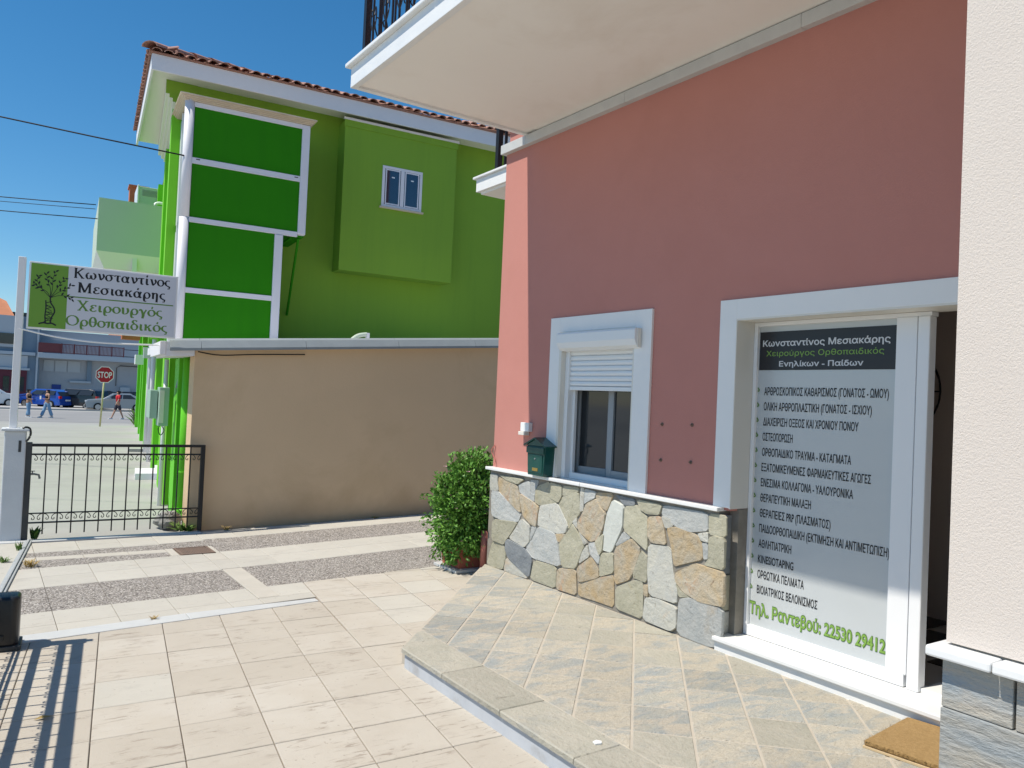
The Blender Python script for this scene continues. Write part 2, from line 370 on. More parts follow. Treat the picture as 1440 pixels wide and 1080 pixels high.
def lay_text(name, me, m, parent, org, ex, ey, w, h, cap=.73, label=None, lift=0.):
    """fit a flat text mesh: its left edge at org, w wide along ex, capital height h along ey"""
    xs = [v.co.x for v in me.vertices]; x0, x1 = min(xs), max(xs); ex = Vector(ex).normalized(); ey = Vector(ey).normalized(); org = Vector(org); nz = ex.cross(ey)
    for v in me.vertices:
        p = org + ex * ((v.co.x - x0) / (x1 - x0) * w) + ey * (v.co.y / cap * h) + nz * (lift + v.co.z); v.co = p
    me.name = name
    return link(name, me, m, parent, label=label)

# serif Greek letters drawn as pen strokes (thick uprights, thin level strokes); x-height 1, capitals 1.5
def arc(cx, cy, rx_, ry_, a0, a1, n=14): return [(cx + rx_ * math.cos(R(a0 + (a1 - a0) * i / n)), cy + ry_ * math.sin(R(a0 + (a1 - a0) * i / n))) for i in range(n + 1)]
def sf(x, y, w=.42): return [(x - w / 2, y), (x + w / 2, y)]
GL = {
 'ο': (1.0, [arc(.5, .5, .40, .47, 90, 450, 22)]),
 'ό': (1.0, [arc(.5, .5, .40, .47, 90, 450, 22), [(.5, 1.18), (.6, 1.5)]]),
 'Ο': (1.6, [arc(.8, .75, .68, .72, 90, 450, 26)]),
 'σ': (1.15, [arc(.48, .46, .38, .44, 90, 450, 22), [(.45, .93), (1.1, .93)]]),
 'ς': (.9, [arc(.5, .55, .38, .42, 60, 230, 14) + [(.45, .12), (.72, -.02), (.68, -.28), (.42, -.32)]]),
 'ε': (.85, [[(.75, .82), (.55, .96), (.25, .90), (.20, .68), (.48, .54)], [(.48, .54), (.15, .42), (.12, .15), (.42, .02), (.78, .18)]]),
 'ω': (1.45, [[(.42, .95), (.16, .75), (.12, .35), (.32, .05), (.60, .15), (.70, .45), (.70, .62)], [(.70, .45), (.80, .15), (1.08, .05), (1.28, .35), (1.24, .75), (.98, .95)]]),
 'ν': (1.0, [[(.08, .93), (.26, .93)], [(.24, .95), (.50, .03)], [(.50, .03), (.84, .45), (.86, .78), (.72, .95)]]),
 'τ': (.9, [[(.02, .78), (.14, .93), (.85, .93)], [(.46, .90), (.44, .25), (.56, .03), (.72, .12)]]),
 'α': (1.15, [arc(.44, .48, .34, .45, 60, 330, 16), [(.98, .97), (.86, .55), (.66, .15), (.52, .05)], [(.62, .93), (.76, .55), (.88, .05), (1.08, .12)]]),
 'ά': (1.15, [arc(.44, .48, .34, .45, 60, 330, 16), [(.98, .97), (.86, .55), (.66, .15), (.52, .05)], [(.62, .93), (.76, .55), (.88, .05), (1.08, .12)], [(.5, 1.18), (.6, 1.5)]]),
 'ι': (.55, [[(.1, .90), (.24, .95)], [(.24, .95), (.23, .25), (.33, .03), (.50, .14)]]),
 'ί': (.55, [[(.1, .90), (.24, .95)], [(.24, .95), (.23, .25), (.33, .03), (.50, .14)], [(.2, 1.18), (.3, 1.5)]]),
 'ϰ': (1.1, [[(.06, .86), (.2, .95), (.24, .70), (.22, .03)], [(.96, .93), (.80, .95), (.60, .72), (.24, .46)], [(.42, .58), (.62, .45), (.76, .08), (.88, .03), (1.0, .14)]]),
 'ρ': (1.05, [arc(.56, .48, .36, .45, 180, 540, 20), [(.20, .50), (.18, -.1), (.28, -.42), (.52, -.40)]]),
 'η': (1.05, [[(.06, .85), (.2, .95), (.25, .80), (.25, .02)], [(.25, .65), (.5, .95), (.74, .85), (.78, .4), (.76, -.45)]]),
 'υ': (1.0, [[(.06, .86), (.18, .95), (.22, .6), (.26, .12), (.5, .03), (.78, .25), (.84, .65), (.72, .95)]]),
 'γ': (1.0, [[(.02, .72), (.16, .94), (.34, .75), (.50, .10), (.46, -.42)], [(.90, .95), (.66, .40), (.46, -.42)]]),
 'θ': (.95, [arc(.47, .72, .36, .72, 90, 450, 22), [(.15, .72), (.80, .72)]]),
 'π': (1.15, [[(.02, .76), (.14, .93), (1.1, .93)], [(.34, .92), (.32, .3), (.22, .02)], [(.80, .92), (.78, .25), (.86, .03), (1.04, .12)]]),
 'δ': (1.0, [arc(.48, .46, .38, .44, 90, 450, 20), [(.52, .90), (.26, 1.18), (.34, 1.46), (.62, 1.46), (.80, 1.34)]]),
 'Κ': (1.55, [[(.32, .03), (.32, 1.47)], sf(.32, .03), sf(.32, 1.47), [(1.22, 1.47), (.38, .68)], [(.58, .86), (1.24, .03)], sf(1.24, .03, .45), sf(1.2, 1.47, .4)]),
 'Μ': (1.95, [[(.3, .03), (.32, 1.47)], [(.34, 1.47), (.94, .06)], [(.94, .06), (1.5, 1.47)], [(1.55, 1.47), (1.57, .03)], sf(.3, .03, .4), sf(1.57, .03, .5), sf(.26, 1.47, .3), sf(1.6, 1.47, .3)]),
 'Χ': (1.5, [[(.28, 1.47), (1.2, .03)], [(1.15, 1.47), (.3, .03)], sf(.28, 1.47, .45), sf(1.15, 1.47, .4), sf(1.2, .03, .45), sf(.3, .03, .4)]),
}
def serif_mesh(word, thick=.15, thin=.055):
    vs = []; fs = []; X = 0.; lay = 0
    for ch in word:
        w, st = GL['ϰ' if ch == 'κ' else ch]
        for sk in st:
            lay += 1
            P = [Vector((a, b)) for a, b in sk] if (len(sk) == 2 or len(sk) > 12) else curve(sk, 5)
            if len(P) == 2: P = [P[0].lerp(P[1], t / 2) for t in range(3)]
            o = len(vs)
            for i, p in enumerate(P):
                d = (P[min(i + 1, len(P) - 1)] - P[max(i - 1, 0)]).normalized(); nn = Vector((-d.y, d.x))
                c = abs(d.y) ** 1.3
                if d.x * d.y > 0 and abs(d.x) > .25: c *= .55          # rising diagonals stay thin
                hw = thin + (thick - thin) * c
                for sg in (-1, 1):
                    q = p + nn * hw * sg; vs.append((X + q.x, q.y, lay * 1e-5))
            for i in range(len(P) - 1): fs.append((o + 2 * i, o + 2 * i + 2, o + 2 * i + 3, o + 2 * i + 1))
        X += w + .08
    me = bpy.data.meshes.new('lettering'); me.from_pydata(vs, [], fs)
    bm = bmesh.new(); bm.from_mesh(me)
    for f in bm.faces:
        f.normal_update()
        if f.normal.z < 0: f.normal_flip()
    bm.to_mesh(me); bm.free()
    return me

def sm(t): t = min(1., max(0., t)); return t * t * (3 - 2 * t)
def gz(x, y):
    """height of the ground: level forecourt, rising a little along the garage, falling gently to the street"""
    r = .04 * min(6, max(0, x - 2.3))
    if y <= 9.7: return r * sm((y - 6.3) / 3.)
    return r * sm((11.5 - y) / 1.8) - .6 * min(1., (y - 9.7) / 40) ** 2
# ================================================================== SETTING
def frange(a, b, n): return [a + (b - a) * i / n for i in range(n + 1)]
def height_sheet(name, xs, ys, m, dz=0., fn=gz):
    vs = [(x, y, fn(x, y) + dz) for y in ys for x in xs]; nx = len(xs)
    fs = [(j * nx + i, j * nx + i + 1, (j + 1) * nx + i + 1, (j + 1) * nx + i) for j in range(len(ys) - 1) for i in range(nx - 1)]
    return struct(MB().add(vs, fs).build(name, m, smooth=True))
def g0(x, y):                                       # the big sheet dips under the paved forecourt
    return gz(x, y) - .05 * sm((10.0 - y) / .3)
height_sheet('ground', [-900, -300, -100, -40, -15] + frange(-6, 14, 40) + [20, 40, 100, 300, 1200], [-300, -60, -15] + frange(-4, 12, 64) + frange(12.5, 50, 50) + [60, 90, 140, 300, 700, 2000], 'concrete', 0., g0)
height_sheet('road', [-160, -40, -10] + frange(-5, 15, 10) + [30, 80, 200], frange(47.5, 66, 12), 'asphalt', .006)
height_sheet('pavement', [-160, -40, 0, 20, 60, 200], [68.3, 78], 'pavement', .09, lambda x, y: -.6)
struct(MB().box(-160, 200, 68.0, 68.3, -.7, -.49).build('kerb', 'pavement'))

# forecourt: bed of mortar with every tile and slab set in it
xs_ = frange(-3., 6.2, 46); ys_ = frange(-1.2, 9.75, 55)
bed = height_sheet('forecourt', xs_, ys_, 'grout', -.010)
def slab(name, poly, m, parent, top=0., depth=.03, gap=.003, lip=.003):
    p = inset(poly, gap)
    if len(p) < 3 or area(p) < .0012: return None
    q = inset(p, lip)
    if len(q) < 3 or len(q) != len(p): q = p
    lo = [(x, y, gz(x, y) + top - depth) for x, y in p]; mid = [(x, y, gz(x, y) + top - lip) for x, y in p]; hi = [(x, y, gz(x, y) + top) for x, y in q]
    mb = MB(); n = len(p); mb.add(lo + mid + hi, [tuple(range(2 * n, 3 * n))] + [(i, (i + 1) % n, n + (i + 1) % n, n + i) for i in range(n)] + [(n + i, n + (i + 1) % n, 2 * n + (i + 1) % n, 2 * n + i) for i in range(n)])
    return mb.build(name, m, parent)
T0 = Vector((.724, 5.758)); E1 = Vector((.3965, -.0176)); E2 = Vector((-.0527, -.3956))
# line of the pale strip (near side): y = 5.885 + .105 x ; beyond x 2.35 tiles run up to the first aggregate band
def ynear(x): return 5.885 + .105 * x
def agg1lo(x): return 6.64 + .075 * (x - .3)
trng = random.Random(3)
for i in range(-9, 10):
    for j in range(-3, 16):
        a = T0 + E1 * i + E2 * (j - 1); P = [tuple(a), tuple(a + E1), tuple(a + E1 + E2), tuple(a + E2)]
        cx_ = (P[0][0] + P[2][0]) / 2; cy_ = (P[0][1] + P[2][1]) / 2
        m_ = 'tile_pale' if trng.random() < (.35 if cx_ > 2.4 and cy_ > 5.2 else .04) else 'tile'
        if cy_ > 5.4:
            Q = clip(clip(P, -.075, 1, 6.6155), -1, .1332, -1.555)
            P = clip(clip(P, -.105, 1, 5.883), 1, -.1332, 1.551)
            if len(Q) >= 3 and all(x < 4.6 for x, y in Q): slab('paving_tile', Q, m_, bed, top=trng.uniform(-.001, .001), gap=.004)
        if len(P) < 3: continue
        # hidden under the raised terrace or the house
        if all((x > 2.45 and (y < 4.4 or x - 2.3 > (y - 4.4) * .91 + .2)) for x, y in P): continue
        if min(p[0] for p in P) > 4.5 or cy_ < -.9: continue
        slab('paving_tile', P, m_, bed, top=trng.uniform(-.0015, .0015), gap=.0026)
# pale concrete strip across the forecourt
prev = -3.
for x in (-1.9, -.8, .3, 1.35, 2.36):
    w = .18 if x < 1.4 else .13
    slab('border_strip', [(prev, ynear(prev)), (x, ynear(x)), (x, ynear(x) + (.17 if x < 2 else .09)), (prev, ynear(prev) + .17)], 'marble_old', bed, top=.003, gap=.002)
    prev = x
def band(name, lo, hi, xs, m, top=0., gap=.002):
    for a, b in zip(xs[:-1], xs[1:]):
        slab(name, [(a, lo(a)), (b, lo(b)), (b, hi(b)), (a, hi(a))], m, bed, top=top, gap=gap)
XL = [-1.9, -1.48, -1.08, -.68, -.28, .12, .52, .915, 1.31, 1.71, 1.95]; XR = [2.13, 2.52, 2.92, 3.32, 3.72, 4.12, 4.5, 5.0, 5.6]
XLL = XL[:-1] + [1.95]
L = lambda y0, s=.075, x0=.3: (lambda x: y0 + s * (x - x0))
band('pale_slab', L(6.085, .09), L(6.27), XLL, 'tile_pale'); band('pale_slab', L(6.27), L(6.64), XLL, 'tile_pale')
for a_, b_, c_, d_2 in ((6.085, 6.27, .09, .075), (6.27, 6.64, .075, .075)):
    f0, f1 = L(a_, c_), L(b_, d_2); slab('pale_slab', [(1.95, f0(1.95)), (1.552 + .1332 * f0(2.37), f0(2.37)), (1.552 + .1332 * f1(2.4), f1(2.4)), (1.95, f1(1.95))], 'tile_pale', bed, gap=.002)
aggL_lo, aggL_hi = L(6.64), L(7.42)
band('aggregate_panel', aggL_lo, aggL_hi, XL, 'aggregate', -.002, .0015)
band('cream_strip', L(6.28), L(7.42), [1.95, 2.13], 'cream_strip', .004, .001)
r1lo, r1hi = L(6.79, .098, 2.12), L(7.585, .067, 2.12)
for a, b in zip(XR[:-1], XR[1:]):
    lo = lambda x: max(6.64 + .075 * (x - .3), 0)
    slab('aggregate_panel', [(a, lo(a)), (b, lo(b)), (b, r1hi(b)), (a, r1hi(a))], 'aggregate', bed, top=-.002, gap=.0008)
band('pale_slab', L(7.42), L(7.82), XL, 'tile_pale'); midhi = lambda x: min(8.19 + .10 * (x - .3), 8.335)
band('pale_slab', L(7.82), midhi, XL, 'tile_pale')
band('pale_slab', r1hi, L(8.0, .03, 2.12), [1.95] + XR, 'tile_pale'); band('pale_slab', L(8.0, .03, 2.12), L(8.39, -.005, 2.3), XR, 'tile_pale'); slab('cream_strip', [(1.952, 7.995), (2.128, 8.0), (2.128, 8.335), (1.952, 8.335)], 'cream_strip', bed)
XM = [x for x in XL if x < 1.5] + [1.66]
band('aggregate_panel', midhi, L(8.56, -.02), XM, 'aggregate', -.002, .001)
band('cream_strip', L(8.56, -.02), L(8.72, -.02), XM, 'cream_strip'); band('aggregate_panel', L(8.72, -.02), L(8.93, .03), XM, 'aggregate', -.002, .001)
band('pale_slab', L(8.93, .03), L(9.47, .0), XM, 'tile_pale')
band('aggregate_panel', L(8.39, -.005, 2.3), L(9.11, -.045, 2.3), XR, 'aggregate', -.002, .0008)
band('pale_slab', L(9.11, -.045, 2.3), L(9.62, -.08, 2.2), XR, 'tile_pale')
slab('cream_strip', [(1.66, 8.337), (1.74, 8.337), (1.74, 8.72), (1.66, 8.72)], 'cream_strip', bed)
slab('cream_strip', [(2.09, 8.337), (2.13, 8.337), (2.13, 8.74), (2.09, 8.74)], 'cream_strip', bed)
slab('aggregate_panel', [(1.66, 8.74), (2.13, 8.76), (2.13, 9.05), (1.66, 9.0)], 'aggregate', bed, top=-.002)
slab('pale_slab', [(1.66, 9.0), (2.13, 9.05), (2.13, 9.62), (1.66, 9.5)], 'tile_pale', bed)
# rusty drain grate in its frame
dr = thing('drain_grate', 'small rusty drain grate of slanting bars sunk in the forecourt near the gate', 'drain', (1.915, 8.53, 0), R(2))
MB().box(-.165, .165, -.18, -.16, -.02, .004).box(-.165, .165, .16, .18, -.02, .004).box(-.165, -.145, -.16, .16, -.02, .004).box(.145, .165, -.16, .16, -.02, .004).build('frame', 'rust', dr)
MB().box(-.145, .145, -.16, .16, -.03, -.018).build('pit', 'rust', dr)
for k in range(13):
    x = -.135 + k * .0225
    MB().prism([(x, -.158), (x + .013, -.158), (x + .013 - .02, .158), (x - .02, .158)], .002, 2, -.012).build('bar', 'rust', dr)

# threshold of the gate
struct(MB().box(-.2, 2.2, 9.50, 9.62, -.03, .012).build('threshold_strip', 'marble_old', bevel=.004))
struct(MB().box(-.2, 2.1, 9.62, 9.78, -.045, -.035).build('gate_channel', 'rust'))

# pavement left of the gate track
out = struct(MB().add([(-3, -1, .004), (-.75, -1, .004), (.33, 8.2, .004), (.49, 9.6, .004), (-3, 9.6, .004)], [(0, 1, 2, 3, 4)]).build('side_path', 'tile_pale'))

# terrace: raised slab with slate tiles set on the diagonal, stone edge slabs and a marble riser
TZ = .12
ter = struct(MB().prism([(2.30, -2), (2.30, 4.50), (3.96, 6.24), (4.3, 6.24), (4.3, -2)], TZ - .0035, 2, -.1).build('terrace', 'grout_light'))
def tslab(name, P, m, gap=.0055, top=TZ, th=.02, lip=.004):
    p = inset(P, gap)
    if len(p) < 3 or area(p) < .0016: return
    q = inset(p, lip)
    if len(q) != len(p): q = p
    n = len(p); mb = MB()
    jit = [trng.uniform(-.001, .001) for _ in p]
    mb.add([(x, y, top - th) for x, y in p] + [(x, y, top - lip) for x, y in p] + [(x, y, top + jit[i % len(jit)]) for i, (x, y) in enumerate(q)],
           [tuple(range(2 * n, 3 * n))] + [(i, (i + 1) % n, n + (i + 1) % n, n + i) for i in range(n)] + [(n + i, n + (i + 1) % n, 2 * n + (i + 1) % n, 2 * n + i) for i in range(n)])
    return mb.build(name, m, ter)
d_ = Vector((math.cos(R(46.63)), math.sin(R(46.63)))); n_ = Vector((math.sin(R(46.63)), -math.cos(R(46.63))))
blue = [(2.85, 5.05), (2.72, 4.78), (2.7, 4.35), (2.62, 3.83), (2.9, 3.85), (3.0, 3.75), (2.75, 3.3), (3.4, 3.35), (3.3, 3.0), (3.1, 4.55), (3.35, 5.5), (2.65, 4.6), (3.35, 3.35), (3.75, 3.1), (2.9, 2.9)]
for a in range(-12, 12):
    for b in range(2, 28):
        o0 = .0295 + a * .2945; s0 = 5.24 - 4 * .334 + (b - 12) * .334
        P = [tuple(n_ * o + d_ * s) for o, s in ((o0, s0), (o0 + .2945, s0), (o0 + .2945, s0 + .334), (o0, s0 + .334))]
        c = (Vector(P[0]) + Vector(P[2])) / 2
        P = clip(P, -1, 0, -2.548); P = clip(P, 1, 0, 4.085); P = clip(P, -.7270, .6866, 1.400 - .0); P = clip(P, 0, -1, .5)
        if len(P) < 3: continue
        near = min((c - Vector(q)).length for q in blue)
        m_ = 'terrace_blue' if near < .16 or trng.random() < .16 else ('terrace_tile' if trng.random() < .8 else 'edge_slab')
        tslab('slate_tile', P, m_)
# edge slabs (cut back at the corner)
def edge_poly(y0, y1): return [(2.255, y0), (2.548, y0), (2.548, y1), (2.255, y1)]
cut = [(2.255, 3.915), (2.548, 3.915), (2.548, 4.70), (2.49, 4.68), (2.255, 4.43)]
o = tslab('edge_slab', cut, 'edge_slab', .002, TZ + .004, .03, .006)
yy = 3.915
while yy > -.6:
    tslab('edge_slab', edge_poly(yy - .60, yy), 'edge_slab', .002, TZ + .004, .03, .006); yy -= .60
MB().prism([(2.275, -2), (2.275, 4.415), (2.49, 4.645), (2.5, 4.63), (2.295, 4.41), (2.295, -2)], TZ - .026, 2, -.02).build('riser', 'riser_marble', ter)
yy = 4.66
MB().prism([(2.49, 4.645), (3.965, 6.255), (3.98, 6.24), (2.505, 4.63)], TZ - .012, 2, -.02).build('riser', 'edge_slab', ter)

# ================================================================== PINK HOUSE
H = thing('pink_house', 'salmon pink rendered house with stone clad base, glazed door and overhanging white balcony', 'house', (4.13, 6.36, 0))
HX = Matrix.Translation((-4.13, -6.36, 0))          # parts are written in world coordinates
def hb(): return MB(HX)
Y0, Y1 = 1.22, 6.36
WX = 4.13                                            # face of the render
wall = hb()
wall.box(WX, WX + .25, 5.365, Y1, 1.03, 4.07); wall.box(WX, WX + .25, 4.43, 5.365, 2.36, 4.07); wall.box(WX, WX + .25, 3.47, 4.43, 1.03, 4.07)
wall.box(WX, WX + .25, Y0, 3.47, 2.36, 4.07); wall.box(WX + .25, 6.6, Y1 - .25, Y1, -.1, 4.07)
wall.build('wall', 'pink', H)
hb().box(WX, 6.6, -4, Y1, 4.30, 6.9).build('upper_wall', 'pink', H)
hb().box(WX + .25, WX + .27, 1.0, 6.1, -.1, 4.1).build('inner_wall', 'room', H) if False else None
# stone base: mortar, stones, marble sill
base = hb().box(4.098, WX + .25, 3.535, Y1 - .012, -.15, 1.02).build('stone_base', 'mortar', H)
STONES=[('c',[(6.335,0.983),(6.212,0.983),(6.208,0.928),(6.178,0.838),(6.303,0.829),(6.335,0.87)]),
('o',[(6.195,0.967),(6.064,0.952),(5.878,0.922),(5.827,0.809),(5.803,0.682),(5.982,0.747),(6.189,0.837)]),
('g',[(6.303,0.826),(6.184,0.831),(5.981,0.741),(5.802,0.676),(5.842,0.599),(6.122,0.574),(6.279,0.595)]),
('k',[(6.178,0.984),(5.99,0.988),(5.768,0.988),(5.868,0.936),(6.065,0.958)]),
('g',[(5.858,0.931),(5.686,0.986),(5.648,0.873),(5.598,0.876),(5.597,0.81),(5.831,0.865)]),
('o',[(5.831,0.859),(5.597,0.804),(5.528,0.773),(5.561,0.596),(5.648,0.611),(5.753,0.66),(5.802,0.753)]),
('g',[(5.677,0.995),(5.558,1.0),(5.565,0.959),(5.601,0.914),(5.595,0.882),(5.648,0.877)]),
('k',[(5.591,0.909),(5.545,0.961),(5.395,1.01),(5.405,0.881),(5.263,0.849),(5.523,0.791),(5.589,0.811)]),
('k',[(5.388,1.007),(5.219,0.993),(5.218,0.905),(5.26,0.851),(5.397,0.878)]),
('c',[(5.513,0.793),(5.272,0.842),(5.117,0.683),(5.148,0.613),(5.254,0.589),(5.539,0.611),(5.536,0.698)]),
('k',[(5.204,0.906),(4.998,0.97),(4.971,0.877),(4.966,0.803),(5.05,0.726),(5.115,0.651),(5.2,0.769),(5.259,0.838)]),
('k',[(5.21,0.994),(5.001,1.007),(4.998,0.974),(5.204,0.912)]),
('c',[(4.972,1.011),(4.928,1.011),(4.924,0.83),(4.961,0.816)]),
('g',[(4.921,1.006),(4.776,0.997),(4.789,0.949),(4.893,0.903),(4.913,0.885)]),
('o',[(4.771,0.993),(4.573,1.01),(4.641,0.865),(4.713,0.891),(4.778,0.955)]),
('o',[(4.936,0.802),(4.892,0.888),(4.768,0.946),(4.716,0.885),(4.656,0.848),(4.665,0.754),(4.728,0.63),(4.823,0.595),(4.977,0.662),(4.998,0.712)]),
('o',[(5.277,0.583),(5.15,0.603),(5.222,0.525),(5.248,0.53)]),
('g',[(5.626,0.591),(5.548,0.598),(5.637,0.464),(5.641,0.519)]),
('c',[(5.783,0.638),(5.651,0.593),(5.647,0.46),(5.726,0.388),(5.974,0.43),(5.888,0.514)]),
('k',[(6.258,0.56),(5.852,0.592),(5.914,0.51),(6.02,0.398),(6.049,0.357),(6.253,0.368)]),
('g',[(5.538,0.603),(5.291,0.589),(5.239,0.509),(5.184,0.321),(5.592,0.32),(5.707,0.383)]),
('d',[(6.019,0.393),(5.988,0.417),(5.722,0.381),(5.599,0.307),(5.632,0.138),(5.821,0.199),(5.976,0.259),(6.02,0.323)]),
('k',[(6.253,0.359),(6.053,0.351),(6.012,0.252),(6.046,0.124),(6.337,0.115)]),
('c',[(6.001,0.245),(5.821,0.193),(5.641,0.128),(5.889,0.12),(6.035,0.124)]),
('k',[(5.571,0.304),(5.247,0.312),(5.252,0.128),(5.612,0.131)]),
('o',[(5.228,0.301),(4.989,0.337),(4.967,0.139),(5.236,0.129)]),
('k',[(5.102,0.642),(5.057,0.703),(4.89,0.56),(4.993,0.346),(5.177,0.323),(5.234,0.508)]),
('c',[(5.055,0.716),(5.004,0.76),(4.998,0.712),(4.986,0.671)]),
('c',[(4.973,0.655),(4.863,0.58),(4.895,0.561)]),
('c',[(4.857,0.564),(4.827,0.479),(4.956,0.396),(4.908,0.504)]),
('g',[(4.843,0.579),(4.766,0.599),(4.704,0.5),(4.716,0.438),(4.821,0.499)]),
('k',[(4.759,0.609),(4.666,0.687),(4.676,0.552),(4.702,0.511)]),
('o',[(4.97,0.362),(4.807,0.478),(4.716,0.394),(4.705,0.337),(4.946,0.247)]),
('k',[(4.687,0.529),(4.545,0.558),(4.531,0.412),(4.699,0.347),(4.705,0.438)]),
('o',[(4.954,0.237),(4.663,0.346),(4.533,0.389),(4.518,0.148),(4.713,0.148),(4.947,0.14)]),
('w',[(4.57,0.963),(4.444,0.934),(4.451,0.772),(4.571,0.557),(4.691,0.562),(4.661,0.727),(4.633,0.849)]),
('d',[(4.552,1.004),(4.335,0.994),(4.329,0.955),(4.439,0.939)]),
('k',[(4.437,0.927),(4.308,0.955),(4.257,0.913),(4.191,0.883),(4.177,0.641),(4.267,0.679),(4.44,0.753)]),
('k',[(4.307,0.998),(4.044,0.994),(4.07,0.92),(4.201,0.912),(4.263,0.931)]),
('g',[(4.036,0.993),(3.613,0.997),(3.61,0.881),(3.768,0.847),(3.911,0.863),(4.05,0.928)]),
('k',[(3.607,0.995),(3.464,1.001),(3.458,0.866),(3.603,0.856)]),
('o',[(4.181,0.887),(4.062,0.91),(4.023,0.835),(3.994,0.723),(4.139,0.709),(4.176,0.75)]),
('c',[(4.051,0.915),(3.957,0.904),(3.935,0.862),(4.009,0.834)]),
('o',[(3.994,0.834),(3.91,0.858),(3.715,0.836),(3.658,0.786),(3.65,0.682),(3.798,0.628),(3.91,0.583),(3.947,0.724)]),
('c',[(3.696,0.846),(3.612,0.87),(3.603,0.803),(3.667,0.81)]),
('g',[(3.66,0.791),(3.609,0.795),(3.608,0.693),(3.643,0.684)]),
('k',[(3.598,0.837),(3.553,0.855),(3.464,0.855),(3.462,0.647),(3.635,0.648),(3.597,0.691)]),
('g',[(4.522,0.611),(4.444,0.737),(4.354,0.709)]),
('o',[(4.53,0.601),(4.35,0.705),(4.252,0.642),(4.319,0.456),(4.364,0.39),(4.513,0.323)]),
('k',[(4.24,0.631),(4.178,0.595),(4.175,0.411),(4.308,0.419),(4.314,0.451)]),
('c',[(4.172,0.69),(3.949,0.708),(3.917,0.539),(3.868,0.433),(3.867,0.331),(4.136,0.329),(4.168,0.487)]),
('o',[(3.89,0.549),(3.715,0.64),(3.628,0.637),(3.456,0.632),(3.445,0.412),(3.648,0.393),(3.815,0.426),(3.897,0.49)]),
('k',[(4.503,0.303),(4.299,0.402),(4.214,0.409),(4.2,0.138),(4.493,0.148)]),
('o',[(4.199,0.39),(4.155,0.394),(4.154,0.316),(4.191,0.317)]),
('c',[(4.181,0.3),(4.059,0.323),(3.869,0.307),(3.858,0.173),(3.914,0.13),(4.195,0.139)]),
('k',[(3.886,0.469),(3.832,0.422),(3.747,0.405),(3.853,0.384)]),
('g',[(3.848,0.367),(3.744,0.402),(3.456,0.397),(3.46,0.217),(3.526,0.12),(3.856,0.124)])]

smat = {'c': 'stone_cream', 'o': 'stone_orange', 'g': 'stone_grey', 'k': 'stone_khaki', 'd': 'stone_dark', 'w': 'stone_white'}
srng = random.Random(11)
def wall_stone(kind, P, parent, x=4.098, name='stone', face=-1, thick=.012):
    P = [p for p in P]; P = chaikin(P, .11); P = inset_any(P, -.004)
    n = len(P); c = (sum(p[0] for p in P) / n, sum(p[1] for p in P) / n)
    def ring(k, xx, jit=0.): return [(xx + srng.uniform(-jit, jit) + (sy * (p[0] - c[0]) + sz * (p[1] - c[1]) if jit else 0), c[0] + (p[0] - c[0]) * k, c[1] + (p[1] - c[1]) * k) for p in P]
    t = thick * srng.uniform(.7, 1.6); sy, sz = srng.uniform(-.035, .035), srng.uniform(-.03, .03)
    vs = ring(1, x) + ring(.998, x + face * t * .7) + ring(.975, x + face * t, .0012) + ring(.6, x + face * t * 1.05, .0016) + [(x + face * t * 1.08, c[0], c[1])]
    fs = [(r * n + i, r * n + (i + 1) % n, (r + 1) * n + (i + 1) % n, (r + 1) * n + i) for r in range(3) for i in range(n)] + [(3 * n + i, 3 * n + (i + 1) % n, 4 * n) for i in range(n)]
    return MB(HX).add(vs, fs).build(name, smat[kind], parent)
def inset_any(P, d):
    n = len(P); A = sum(P[i][0] * P[(i + 1) % n][1] - P[(i + 1) % n][0] * P[i][1] for i in range(n)); sg = -1 if A > 0 else 1; out = []
    for i in range(n):
        a, b, c = Vector(P[i - 1]), Vector(P[i]), Vector(P[(i + 1) % n]); e1 = (b - a); e2 = (c - b)
        nn = (Vector((-e1.y, e1.x)).normalized() + Vector((-e2.y, e2.x)).normalized())
        nn = nn.normalized() if nn.length > 1e-6 else Vector((0, 0)); out.append(tuple(b - nn * d * sg))
    return out
for k, P in STONES: wall_stone(k, P, base)
# return of the base at the door: three cut stones
for k, z0, z1, m_ in ((0, .60, 1.00, 'stone_dark'), (1, .36, .60, 'stone_khaki'), (2, .21, .36, 'stone_cream')):
    hb().box(4.101, 4.285, 3.512 - .004 * k, 3.534, z0 + .003, z1 - .003).build('stone', m_, base, bevel=.004)
hb().box(4.06, 4.16, 3.52, 4.955, 1.022, 1.05).build('sill', 'marble', H, bevel=.005); hb().box(4.06, 4.16, 4.959, Y1 + .03, 1.022, 1.05).build('sill', 'marble', H, bevel=.005)
hb().box(4.16, 4.40, 4.43, 5.365, 1.028, 1.056).build('sill', 'marble', H)
# corner base under the eaves side
# --- window with its shutter
win = hb().box(WX - .02, WX + .002, 5.365, 5.50, 1.05, 2.425).box(WX - .02, WX + .002, 4.25, 4.43, 1.05, 2.425).box(WX - .02, WX + .002, 4.43, 5.365, 2.30, 2.425)
WINO = win.build('window', 'trim_white', H, bevel=.002)
hb().box(WX - .018, WX + .20, 5.335, 5.366, 1.056, 2.30).box(WX - .018, WX + .20, 4.43, 4.445, 1.056, 2.30).box(WX - .018, WX + .20, 4.445, 5.335, 2.285, 2.302).build('reveal', 'plastic_cream', WINO)
prof = [(4.25, 2.29), (4.055, 2.285), (4.045, 2.27), (4.045, 2.20), (4.065, 2.155), (4.10, 2.135), (4.25, 2.13)]
hb().prism([(x, z) for x, z in prof], 5.325, 1, 4.36).build('shutter_box', 'shutter', WINO, bevel=.004)
hb().box(4.07, 4.10, 4.35, 4.36, 2.14, 2.28).build('box_cap', 'plastic_cream', WINO)
